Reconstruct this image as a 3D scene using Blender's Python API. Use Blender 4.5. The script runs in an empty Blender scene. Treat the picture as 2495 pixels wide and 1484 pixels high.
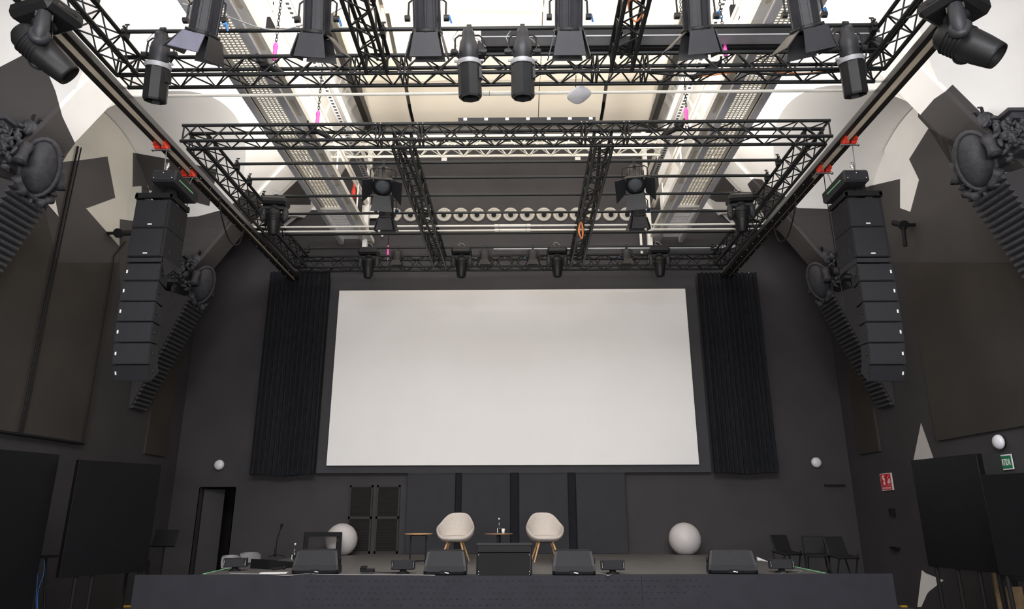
import bpy, math, random
from mathutils import Vector as V, Matrix as Mx
from mathutils.bvhtree import BVHTree
random.seed(7)
COL = bpy.context.scene.collection
PI = math.pi
XS = -0.2                      # centre line of the hall

# ---------------------------------------------------------------- camera maths
F, PXC, PYC = 1676.5, 1247.5, 742.0
PITCH, YAW, ROLL = 0.29602, -0.00967, -0.002533
_f = V((math.sin(YAW)*math.cos(PITCH), math.cos(YAW)*math.cos(PITCH), math.sin(PITCH)))
_r0 = V((math.cos(YAW), -math.sin(YAW), 0)); _u0 = _r0.cross(_f)
_r = _r0*math.cos(ROLL)+_u0*math.sin(ROLL); _u = -_r0*math.sin(ROLL)+_u0*math.cos(ROLL)
CAM = V((0, 0, 1.9))
def ray(x, y): return _f + _r*((x-PXC)/F) - _u*((y-PYC)/F)
def bp(x, y, X=None, Y=None, Z=None):
    "where the sight line through a point of the photograph meets the plane X=, Y= or Z="
    d = ray(x, y)
    if X is not None: t = (X-CAM.x)/d.x
    elif Y is not None: t = (Y-CAM.y)/d.y
    else: t = (Z-CAM.z)/d.z
    return CAM + d*t
def bpl(x, y, P, ang):
    "... meets the vertical plane through P running at ang from +Y towards +X"
    n = V((math.cos(ang), -math.sin(ang), 0)); d = ray(x, y)
    return CAM + d*((V(P)-CAM).dot(n)/d.dot(n))

# ---------------------------------------------------------------- materials
MT = {}
def mat(name, col, rough=0.6, metal=0.0, var=0.06, scale=6.0, bump=0.0, spec=0.5, emit=None, es=0, trans=0, coat=0, bscale=40):
    m = bpy.data.materials.new(name); m.use_nodes = True
    nt = m.node_tree; N = nt.nodes; L = nt.links
    b = N['Principled BSDF']
    b.inputs['Roughness'].default_value = rough; b.inputs['Metallic'].default_value = metal
    b.inputs['Specular IOR Level'].default_value = spec
    tc = N.new('ShaderNodeTexCoord')
    nz = N.new('ShaderNodeTexNoise'); nz.inputs['Scale'].default_value = scale; nz.inputs['Detail'].default_value = 5
    L.new(tc.outputs['Object'], nz.inputs['Vector'])
    mr = N.new('ShaderNodeMapRange'); mr.inputs['From Min'].default_value = .3; mr.inputs['From Max'].default_value = .7
    mr.inputs['To Min'].default_value = 1-var; mr.inputs['To Max'].default_value = 1+var
    L.new(nz.outputs['Fac'], mr.inputs['Value'])
    mu = N.new('ShaderNodeVectorMath'); mu.operation = 'SCALE'; mu.inputs[0].default_value = col[:3]
    L.new(mr.outputs['Result'], mu.inputs['Scale']); L.new(mu.outputs['Vector'], b.inputs['Base Color'])
    if bump:
        n2 = N.new('ShaderNodeTexNoise'); n2.inputs['Scale'].default_value = bscale
        L.new(tc.outputs['Object'], n2.inputs['Vector'])
        bu = N.new('ShaderNodeBump'); bu.inputs['Strength'].default_value = bump; bu.inputs['Distance'].default_value = .02
        L.new(n2.outputs['Fac'], bu.inputs['Height']); L.new(bu.outputs['Normal'], b.inputs['Normal'])
    if emit: b.inputs['Emission Color'].default_value = (*emit, 1); b.inputs['Emission Strength'].default_value = es
    if trans: b.inputs['Transmission Weight'].default_value = trans
    if coat: b.inputs['Coat Weight'].default_value = coat
    MT[name] = m; return m
mat('wall_dark', (.037, .034, .037), .75, var=.12, scale=1.2, bump=.05)
mat('wall_brown', (.034, .029, .025), .7, var=.25, scale=.7, bump=.05)
mat('paint_dark', (.052, .047, .047), .7, var=.08, scale=1.5)
mat('paint_white', (.80, .78, .76), .6, var=.03, scale=1.0)
mat('plaster', (.80, .78, .76), .6, var=.03, scale=.8)
mat('plaster_grey', (.52, .50, .49), .6, var=.03, scale=.8)
mat('cream', (.86, .80, .70), .6, var=.02, scale=.8)
mat('stage_black', (.10, .093, .090), .55, var=.15, scale=3)
mat('fascia', (.019, .019, .026), .85, var=.12, scale=4)
mat('floor', (.10, .10, .10), .5, var=.12, scale=2)
mat('curtain', (.018, .019, .023), .95, var=.15, scale=5, spec=.1)
mat('screen', (.86, .845, .84), .55, var=.02, scale=.5)
mat('backing', (.040, .039, .044), .8, var=.06, scale=2)
mat('truss', (.013, .014, .015), .38, metal=.15, var=.1, scale=9, spec=.3)
mat('fix', (.010, .010, .011), .45, var=.1, scale=9, bump=.05, spec=.3)
mat('fix_grey', (.024, .024, .028), .42, var=.1, scale=9, bump=.04, spec=.3)
mat('door_grey', (.11, .11, .15), .5, var=.1, scale=9)
mat('lens', (.08, .09, .10), .08, var=.02, coat=1)
mat('chrome', (.65, .65, .67), .25, metal=1, var=.05)
mat('blue', (.03, .16, .42), .4)
mat('pink', (.75, .10, .42), .5)
mat('red', (.75, .045, .02), .45)
mat('sign_red', (.62, .015, .03), .5)
mat('sign_green', (.01, .16, .07), .5)
mat('white', (.80, .80, .78), .45, var=.03)
mat('lamp_white', (.72, .71, .76), .3, var=.02)
mat('globe', (.56, .53, .53), .45, var=.03)
mat('pipe_white', (.72, .71, .66), .4, var=.04)
mat('steel_grey', (.30, .30, .32), .45, metal=.2, var=.08)
mat('catwhite', (.80, .78, .74), .5, var=.05)
mat('catgrey', (.60, .60, .64), .5, var=.06)
mat('grate', (.78, .74, .66), .5, var=.05)
mat('rail_cream', (.62, .54, .42), .5, var=.1, scale=3)
mat('rail_black', (.018, .016, .015), .45, var=.1, spec=.3)
mat('spk', (.013, .013, .016), .6, var=.12, scale=30, bump=.15, bscale=120, spec=.3)
mat('grille', (.016, .016, .019), .5, var=.15, scale=60, bump=.3, bscale=260, spec=.3)
mat('fabric', (.56, .50, .455), .9, var=.05, scale=30, bump=.2, bscale=300)
mat('wood', (.62, .36, .16), .45, var=.15, scale=12)
mat('wood_dark', (.30, .16, .09), .45, var=.15, scale=12)
mat('black', (.007, .007, .008), .7, var=.1, spec=.25)
mat('louver', (.022, .020, .019), .7)
mat('white_plastic_dimmed', (.22, .21, .22), .5)  # white chair plastic, greyed to stand in for the weaker light on it
mat('flat', (.027, .027, .033), .85, var=.1, scale=3)
mat('display', (.005, .005, .006), .45, var=.1, spec=.25)
mat('lunette', (.50, .475, .42), .65, var=.04, scale=1.5)
mat('corbel', (.048, .048, .055), .55, var=.2, scale=14, bump=.3, spec=.3)
mat('orange', (.70, .22, .07), .5)
mat('yellow', (.62, .38, .03), .5)
mat('green_tape', (.22, .55, .30), .5)
mat('blue_cable', (.03, .16, .45), .4)
mat('grey_cable', (.30, .30, .30), .5)
mat('board', (.24, .16, .085), .6, var=.2, scale=8)
mat('nozzle', (.50, .47, .42), .4, var=.06)
mat('glass', (.9, .95, .95), .03, trans=1, var=0)
mat('soffit', (.16, .15, .14), .7, var=.06)

# ---------------------------------------------------------------- mesh builder
def perp(d):
    d = d.normalized(); a = V((0, 0, 1)) if abs(d.z) < .9 else V((1, 0, 0))
    u = d.cross(a).normalized(); return u, d.cross(u).normalized()
class MB:
    def __init__(s, M=None): s.v = []; s.f = []; s.mi = []; s.sm = []; s.M = M or Mx(); s.cur = 0
    def add(s, vs, fs, smooth=False, m=None):
        o = len(s.v); s.v += [tuple(s.M @ V(p)) for p in vs]
        for f in fs: s.f.append([i+o for i in f]); s.mi.append(s.cur if m is None else m); s.sm.append(smooth)
        return s
    def box(s, c, d, R=None, m=None):
        c = V(c); vs = []
        for z in (-.5, .5):
            for x, y in ((-.5, -.5), (.5, -.5), (.5, .5), (-.5, .5)):
                p = V((x*d[0], y*d[1], z*d[2])); p = R @ p if R else p; vs.append(c+p)
        return s.add(vs, [(3, 2, 1, 0), (4, 5, 6, 7), (0, 1, 5, 4), (1, 2, 6, 5), (2, 3, 7, 6), (3, 0, 4, 7)], m=m)
    def bb(s, a, b, m=None): # box by corners
        return s.box([(a[i]+b[i])/2 for i in range(3)], [abs(a[i]-b[i]) for i in range(3)], m=m)
    def cbox(s, c, d, ch, R=None, m=None): # box chamfered along its vertical edges and a little on the others
        c = V(c); x, y, z = d[0]/2, d[1]/2, d[2]/2; vs = []
        for zz, k in ((-z, ch), (-z+ch, 0), (z-ch, 0), (z, ch)):
            for px, py in ((-x+ch, -y+k), (x-ch, -y+k), (x-k, -y+ch), (x-k, y-ch), (x-ch, y-k), (-x+ch, y-k), (-x+k, y-ch), (-x+k, -y+ch)):
                p = V((px, py, zz)); vs.append(c+(R @ p if R else p))
        fs = [tuple(range(7, -1, -1)), tuple(range(24, 32))]
        for r in range(3):
            for i in range(8): j = (i+1) % 8; fs.append((r*8+i, r*8+j, r*8+8+j, r*8+8+i))
        return s.add(vs, fs, m=m)
    def beam(s, a, b, w, h, up=(0, 0, 1), m=None):
        a = V(a); b = V(b); d = (b-a).normalized(); up = V(up)
        if abs(d.dot(up)) > .98: up = V((0, 1, 0))
        x = d.cross(up).normalized()*w/2; y = x.cross(d).normalized()*h/2
        vs = [a-x-y, a+x-y, a+x+y, a-x+y, b-x-y, b+x-y, b+x+y, b-x+y]
        return s.add(vs, [(3, 2, 1, 0), (4, 5, 6, 7), (0, 1, 5, 4), (1, 2, 6, 5), (2, 3, 7, 6), (3, 0, 4, 7)], m=m)
    def tube(s, pts, r, n=8, r2=None, m=None, caps=True, smooth=True):
        pts = [V(p) for p in pts]; rs = r if isinstance(r, (list, tuple)) else ([r]*len(pts) if r2 is None else [r+(r2-r)*i/(len(pts)-1) for i in range(len(pts))])
        k = len(pts); vs = []; u = None
        for i in range(k):
            d = (pts[min(i+1, k-1)]-pts[max(i-1, 0)])
            if d.length < 1e-9: d = V((0, 0, 1))
            d.normalize()
            if u is None: u, w = perp(d)
            else:
                u = (u-d*u.dot(d))
                u = u.normalized() if u.length > 1e-6 else perp(d)[0]
                w = d.cross(u)
            for j in range(n):
                a = 2*PI*j/n; vs.append(pts[i]+u*(math.cos(a)*rs[i])+w*(math.sin(a)*rs[i]))
        fs = []
        for i in range(k-1):
            for j in range(n): jj = (j+1) % n; fs.append((i*n+j, i*n+jj, (i+1)*n+jj, (i+1)*n+j))
        s.add(vs, fs, smooth, m)
        if caps:
            s.add(vs[:n], [tuple(range(n))], m=m); s.add(vs[-n:], [tuple(range(n))], m=m)
        return s
    def lathe(s, prof, o=(0, 0, 0), d=(0, 0, 1), n=24, m=None, smooth=True):
        o = V(o); d = V(d).normalized(); u, w = perp(d); vs = []
        for r, h in prof:
            for j in range(n):
                a = 2*PI*j/n; vs.append(o+d*h+u*(math.cos(a)*r)+w*(math.sin(a)*r))
        fs = []
        for i in range(len(prof)-1):
            for j in range(n): jj = (j+1) % n; fs.append((i*n+j, i*n+jj, (i+1)*n+jj, (i+1)*n+j))
        return s.add(vs, fs, smooth, m)
    def ell(s, c, r, n=14, R=None, m=None):
        c = V(c); vs = []; k = n//2+1
        for i in range(k):
            t = PI*i/(k-1)
            for j in range(n):
                a = 2*PI*j/n; p = V((math.sin(t)*math.cos(a)*r[0], math.sin(t)*math.sin(a)*r[1], math.cos(t)*r[2]))
                vs.append(c+(R @ p if R else p))
        fs = [(i*n+j, (i+1)*n+j, (i+1)*n+(j+1) % n, i*n+(j+1) % n) for i in range(k-1) for j in range(n)]
        return s.add(vs, fs, True, m)
    def prism(s, poly, o, ex, ey, t, m=None): # polygon in the plane (ex,ey) at o, pushed along ex x ey by t
        o = V(o); ex = V(ex); ey = V(ey); n = ex.cross(ey).normalized()*t; k = len(poly)
        vs = [o+ex*p[0]+ey*p[1] for p in poly]; vs += [v+n for v in vs]
        return s.add(vs, [tuple(range(k-1, -1, -1)), tuple(range(k, 2*k))]+[(i, (i+1) % k, k+(i+1) % k, k+i) for i in range(k)], m=m)
    def strip(s, a, b, m=None, smooth=False): # quads between two equally long polylines
        k = len(a); return s.add(list(a)+list(b), [(i, i+1, k+i+1, k+i) for i in range(k-1)], smooth, m)
    def sheet(s, rows, m=None, smooth=True, closed=False):
        k = len(rows[0]); vs = [p for r in rows for p in r]; fs = []
        for i in range(len(rows)-1):
            for j in range(k if closed else k-1): jj = (j+1) % k; fs.append((i*k+j, i*k+jj, (i+1)*k+jj, (i+1)*k+j))
        return s.add(vs, fs, smooth, m)
    def build(s, name, mats, parent=None, recalc=True, loc=None):
        me = bpy.data.meshes.new(name); me.from_pydata(s.v, [], s.f)
        for mm in (mats if isinstance(mats, (list, tuple)) else [mats]): me.materials.append(MT[mm])
        me.polygons.foreach_set('material_index', s.mi); me.polygons.foreach_set('use_smooth', s.sm)
        if recalc:
            import bmesh
            b = bmesh.new(); b.from_mesh(me); bmesh.ops.recalc_face_normals(b, faces=b.faces); b.to_mesh(me); b.free()
        me.update()
        o = bpy.data.objects.new(name, me); COL.objects.link(o)
        if parent is not None: o.parent = parent
        elif loc is not None:
            me.transform(Mx.Translation(-V(loc))); o.location = loc
        return o
def tag(o, label, cat, group=None):
    o['label'] = label; o['category'] = cat
    if group: o['group'] = group
    return o
def thing(name, label, cat, loc=(0, 0, 0), rz=0, group=None):
    o = bpy.data.objects.new(name, None); COL.objects.link(o); o.empty_display_size = .1
    o.location = loc; o.rotation_euler = (0, 0, rz); return tag(o, label, cat, group)
def struct(o): o['kind'] = 'structure'; return o
def Rx(a): return Mx.Rotation(a, 4, 'X')
def Ry(a): return Mx.Rotation(a, 4, 'Y')
def Rz(a): return Mx.Rotation(a, 4, 'Z')
def T(*p): return Mx.Translation(V(p))
# ================================================================ THE SETTING
WL, WR, YB = -8.6, 8.2, 17.6
HW = 8.4
RIBS = (-1.6, 4.05, 9.7, 15.4)
ZSP = 7.05
PROF = [(8.4, 6.35), (7.75, 7.05), (7.24, 7.72), (6.6, 8.68), (6.0, 9.52), (5.4, 10.3), (4.9, 11.0), (4.5, 11.8), (4.2, 12.9), (3.4, 13.4), (1.5, 13.6), (0, 13.6)]
def zb(xp):
    xp = abs(xp)
    for (x1, z1), (x0, z0) in zip(PROF, PROF[1:]):
        if x0 <= xp <= x1: return z0+(z1-z0)*(xp-x0)/(x1-x0)
    return PROF[0][1]
def xb(z):      # half width at which the barrel reaches height z
    for (x1, z1), (x0, z0) in zip(PROF, PROF[1:]):
        if z1 <= z <= z0: return x1+(x0-x1)*(z-z1)/(z0-z1)
    return 8.4
def zc(y):      # crown line of the cross vault of the bay y lies in
    for a, b in zip(RIBS, RIBS[1:]+(21.1,)):
        if a <= y <= b:
            c = (a+b)/2; r = (b-a)/2; return ZSP+math.sqrt(max(0, 1-((y-c)/r)**2))*r
    return ZSP
YV = []
for a, b in zip(RIBS, RIBS[1:]+(21.1,)):
    n = 44; c = (a+b)/2; r = (b-a)/2
    YV += [c-r*math.cos(PI*i/n) for i in range(n)]
YV = [y for y in YV if y < YB-.05]+[YB]
bvh = {}; SURF = {}
def vault(side):
    "groin vault over one half of the hall: barrel along Y, cross vaults between the ribs, wall below"
    sx = -1 if side == 'left' else 1; W = WL if side == 'left' else WR
    cr, ba, wa = MB(), MB(), MB()
    # cross-vault cells
    rows = []
    for y in YV:
        z = zc(y); xg = XS+sx*xb(z); rows.append([V((W+(xg-W)*i/8, y, z)) for i in range(9)])
    cr.sheet(rows)
    rows = []
    for y in YV:
        xg = xb(zc(y)); rows.append([V((XS+sx*xg*(1-i/26), y, zb(xg*(1-i/26)))) for i in range(27)])
    ba.sheet(rows)
    wa.add([(W, y, z) for y in YV for z in (0, zc(y))], [(2*i, 2*i+1, 2*i+3, 2*i+2) for i in range(len(YV)-1)])
    w = wa.build('wall_'+side, 'wall_dark', recalc=False); struct(w)
    c = cr.build('ceiling', 'plaster', recalc=False); struct(c)
    b = ba.build('ceiling', 'plaster', recalc=False); struct(b)
    allv = []; allf = []
    for q in (wa, cr, ba):
        o = len(allv); allv += q.v; allf += [[i+o for i in f] for f in q.f]
    bvh[side] = (BVHTree.FromPolygons(allv, allf), w)
    # ribs
    for k, yr in enumerate(RIBS[1:]):
        rb = MB(); lo = []; up = []
        for i in range(25):
            xp = 7.85*(1-i/24); lo.append((XS+sx*xp, zb(xp)-.10)); up.append((XS+sx*xp, zb(xp)+.05))
        for y0 in (yr-.33, yr+.33):
            rb.strip([(x, y0, z) for x, z in lo], [(x, y0, z) for x, z in up])
        rb.strip([(x, yr-.33, z) for x, z in lo], [(x, yr+.33, z) for x, z in lo])
        r = rb.build('trim_%d' % (k+1+(0 if side == 'left' else 3)), 'plaster', recalc=False); struct(r)
        vv = rb.v; o = len(allv); allv += vv; allf += [[i+o for i in f] for f in rb.f]
    bvh[side] = (BVHTree.FromPolygons(allv, allf), w); SURF[side] = (allv, allf)
vault('left'); vault('right')

# infill panels of the side bays, conduits
def side_panel(X, y0, y1, z0, name_mat, sx):
    m = MB(); ys = [y0+(y1-y0)*i/40 for i in range(41)]
    m.strip([(X+sx*.05, y, z0) for y in ys], [(X+sx*.05, y, zc(y)-.02) for y in ys])
    m.strip([(X, y, z0) for y in ys], [(X+sx*.05, y, z0) for y in ys])
    for y in (y0, y1): m.add([(X, y, z0), (X+sx*.05, y, z0), (X+sx*.05, y, zc(y)), (X, y, zc(y))], [(0, 1, 2, 3)])
    return m
for side, X, sx in (('left', WL, 1), ('right', WR, -1)):
    w = bvh[side][1]
    for y0, y1 in ((10.35, 13.72), (15.95, 16.9)):
        pm = side_panel(X, y0, y1, 3.25, 'wall_brown', sx); pm.build('bay_panel', 'wall_brown', w, recalc=False)
        tv, tf = SURF[side]; o = len(tv); tv += pm.v; tf += [[i+o for i in f] for f in pm.f]
    bvh[side] = (BVHTree.FromPolygons(*SURF[side]), w)

def clip(poly, a, b, c): # keep a*x+b*y>=c
    out = []
    for i in range(len(poly)):
        p, q = poly[i], poly[(i+1) % len(poly)]; dp = a*p[0]+b*p[1]-c; dq = a*q[0]+b*q[1]-c
        if dp >= 0: out.append(p)
        if (dp >= 0) != (dq >= 0):
            t = dp/(dp-dq); out.append((p[0]+(q[0]-p[0])*t, p[1]+(q[1]-p[1])*t))
    return out
def proj(p):
    d = V(p)-CAM; z = d.dot(_f); return None if z < .3 else (PXC+F*d.dot(_r)/z, PYC-F*d.dot(_u)/z)
_tri = {}
def tris(side):
    if side not in _tri:
        vs, fs = SURF[side]; L = []
        for f in fs:
            for k in range(1, len(f)-1):
                P = [V(vs[f[0]]), V(vs[f[k]]), V(vs[f[k+1]])]; n = (P[1]-P[0]).cross(P[2]-P[0])
                if n.length < 1e-9: continue
                n.normalize(); q = [proj(p) for p in P]
                if None in q: continue
                if n.dot(CAM-P[0]) < 0: n = -n
                ar = (q[1][0]-q[0][0])*(q[2][1]-q[0][1])-(q[2][0]-q[0][0])*(q[1][1]-q[0][1])
                if abs(ar) < 1e-3: continue
                if ar < 0: q = [q[0], q[2], q[1]]
                L.append((P[0], n, q, min(a[0] for a in q), max(a[0] for a in q), min(a[1] for a in q), max(a[1] for a in q)))
        _tri[side] = L
    return _tri[side]
def paint(side, poly, mt, off=.005, only=None):
    "a painted polygon lying exactly on the facets of the wall and vault surface"
    from mathutils.geometry import tessellate_polygon
    w = bvh[side][1]; m = MB()
    for tri in tessellate_polygon([[V((p[0], p[1], 0)) for p in poly]]):
        t = [poly[i] for i in tri]
        x0, x1, y0, y1 = min(p[0] for p in t), max(p[0] for p in t), min(p[1] for p in t), max(p[1] for p in t)
        for P0, n, q, a0, a1, b0, b1 in tris(side):
            if a1 < x0 or a0 > x1 or b1 < y0 or b0 > y1: continue
            if only == 'wall' and abs(n.x) < .99: continue
            c = t
            for i in range(3):
                (ax, ay), (bx, by) = q[i], q[(i+1) % 3]; A, B = -(by-ay), bx-ax; c = clip(c, A, B, A*ax+B*ay)
                if len(c) < 3: break
            if len(c) < 3: continue
            hs = []
            for p in c:
                d = ray(*p); hs.append(CAM+d*((P0-CAM).dot(n)/d.dot(n))-d.normalized()*off)
            m.add(hs, [tuple(range(len(hs)))])
    return m.build('painted_patch', mt, parent=w, recalc=False)

# dark paint climbing from the walls onto the vaults
for q in ([(-260, 300), (-120, 215), (0, 163), (62, 131), (105, 150), (135, 222), (152, 284), (183, 349), (165, 374), (150, 400), (110, 520), (-60, 560), (-260, 560)],
          [(324, 372), (392, 384), (530, 413), (510, 502), (443, 484), (362, 463), (361, 452), (323, 455)],
          [(150, 395), (215, 388), (262, 381), (281, 482), (210, 508), (291, 600), (290, 640), (140, 640), (100, 480)],
          [(292, 534), (325, 541), (440, 530), (453, 529), (483, 527), (535, 513), (558, 503), (576, 490), (602, 460), (634, 478), (640, 520), (600, 560), (560, 660), (540, 770), (292, 770)],
          [(668, 493), (727, 437), (757, 482), (757, 499), (672, 499)]):
    paint('left', q, 'paint_dark')
paint('left', [(183, 349), (272, 235), (345, 235), (345, 541), (292, 534), (291, 600), (210, 508), (281, 482), (262, 381), (215, 388), (160, 396), (150, 395), (165, 374)], 'lunette', off=.002, only='wall')
paint('left', [(135, 487), (117, 498), (143, 528)], 'paint_white', off=.02)
paint('right', [(2262, 313), (2215, 388), (2239, 438), (2218, 516), (2193, 507), (2193, 436), (2110, 456), (2110, 230), (2237, 230), (2237, 286)], 'paint_white', off=.002, only='wall')
for q in ([(2237, 286), (2276, 241), (2303, 223), (2321, 206), (2432, 316), (2472, 327), (2560, 345), (2600, 420), (2330, 420), (2262, 313)],
          [(2461, 305), (2560, 255), (2620, 330), (2480, 327)],
          [(2262, 313), (2300, 330), (2420, 400), (2500, 460), (2500, 640), (2193, 640), (2193, 507), (2218, 516), (2239, 438), (2215, 388)],
          [(2120, 453), (2193, 436), (2193, 640), (2060, 640), (2060, 470)],
          [(1821, 449), (1835, 435), (1856, 437), (1867, 450), (1903, 471), (1925, 489), (1943, 507), (2031, 509), (2125, 510), (2125, 770), (1930, 770), (1915, 660), (1880, 560)],
          [(1823, 492), (1745, 492), (1722, 480), (1760, 425)]):
    paint('right', q, 'paint_dark')
# white shapes low on the right wall
paint('right', [(2246, 1389), (2256, 1397), (2299, 1414), (2265, 1440), (2259, 1447), (2245, 1479), (2235, 1479)], 'paint_white')
paint('right', [(2244, 1030), (2275, 1118), (2225, 1124)], 'plaster_grey')

# back wall with its doorway
bw = MB(); DX0, DX1, DZ = -7.93, -7.05, 2.55
ztop = 14
bw.add([(WL-.3, YB, 0), (DX0, YB, 0), (DX0, YB, ztop), (WL-.3, YB, ztop)], [(0, 1, 2, 3)])
bw.add([(DX0, YB, DZ), (DX1, YB, DZ), (DX1, YB, ztop), (DX0, YB, ztop)], [(0, 1, 2, 3)])
bw.add([(DX1, YB, 0), (WR+.3, YB, 0), (WR+.3, YB, ztop), (DX1, YB, ztop)], [(0, 1, 2, 3)])
bw.bb((DX0-.02, YB, 0), (DX0, YB+.5, DZ)); bw.bb((DX1, YB, 0), (DX1+.02, YB+.5, DZ)); bw.bb((DX0, YB, DZ), (DX1, YB+.5, DZ+.02))
wb = struct(bw.build('wall_back', 'wall_dark', recalc=False))
dd = MB(); dd.bb((DX0-.3, YB+1.6, 0), (DX1+.9, YB+1.62, 3)); dd.bb((DX0-.3, YB+.5, 0), (DX0-.28, YB+1.6, 3)); dd.bb((DX1+.9, YB+.5, 0), (DX1+.92, YB+1.6, 3)); dd.bb((DX0-.3, YB+.5, 2.9), (DX1+.9, YB+1.6, 3)); dd.bb((DX1+.02, YB+.5, 0), (DX1+.9, YB+.52, 3)); dd.bb((DX0-.3, YB+.5, 0), (DX0-.02, YB+.52, 3))
struct(dd.build('wall_corridor', 'black'))
dl = MB(); dl.box((DX0+.24, YB+.30, 1.27), (.50, .05, 2.5), Rz(math.radians(38)).to_3x3())
struct(dl.build('door_1', 'wall_dark'))
# paint on the upper back wall: white field to either side of the dark centre
def wpoly(pts, mt, name='painted_patch', off=.02):
    m = MB(); m.add([bp(x, y, Y=YB-off) for x, y in pts], [tuple(range(len(pts)))]); o = m.build(name, mt, parent=wb, recalc=False); return o
wpoly([(560, 250), (870, 250), (852, 340), (800, 372), (850, 512), (690, 512), (600, 500), (500, 430)], 'paint_white')
wpoly([(695, 552), (745, 515), (732, 512), (684, 552)], 'paint_white', off=.03)
wpoly([(1610, 250), (1930, 250), (1960, 430), (1820, 500), (1800, 512), (1640, 507), (1610, 512), (1600, 380)], 'paint_white')
wpoly([(1745, 510), (1760, 510), (1800, 552), (1784, 546)], 'paint_white', off=.03)
wpoly([(1000, 300), (1015, 292), (1250, 290), (1500, 292), (1600, 320), (1600, 345), (1470, 345), (1380, 330), (1250, 322), (1080, 330), (1000, 345), (872, 360), (880, 320)], 'soffit')
# floor
fl = MB(); fl.add([(-14, -6, 0), (14, -6, 0), (14, YB+2, 0), (-14, YB+2, 0)], [(0, 1, 2, 3)])
struct(fl.build('floor', 'floor', recalc=False))
# hall behind the camera: closing walls so that light stays in the room
hb = MB(); hb.add([(-14, -6, 0), (14, -6, 0), (14, -6, 14), (-14, -6, 14)], [(0, 1, 2, 3)])
struct(hb.build('wall_front', 'plaster_grey', recalc=False))
for X, nm in ((WL, 'wall_left'), (WR, 'wall_right')):
    q = MB(); q.add([(X, -6, 0), (X, -1.6, 0), (X, -1.6, 9.9), (X, -6, 9.9)], [(0, 1, 2, 3)]); struct(q.build(nm, 'wall_dark', recalc=False))

# yellow floor edging
for px0, px1, sd in ((190, 330, 'left of'), (2195, 2320, 'right of')):
    a = bp(px0, 1479, Z=.0); b = bp(px1, 1479, Z=.0); yy = (a.y+b.y)/2
    m = MB(); m.bb((a.x, yy-.04, .002), (b.x, yy+.04, .03)); tag(m.build('floor_edge_strip', 'yellow', loc=(a.x, yy, 0)), 'yellow edge strip on the floor %s the stage' % sd, 'edge strip')

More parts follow.
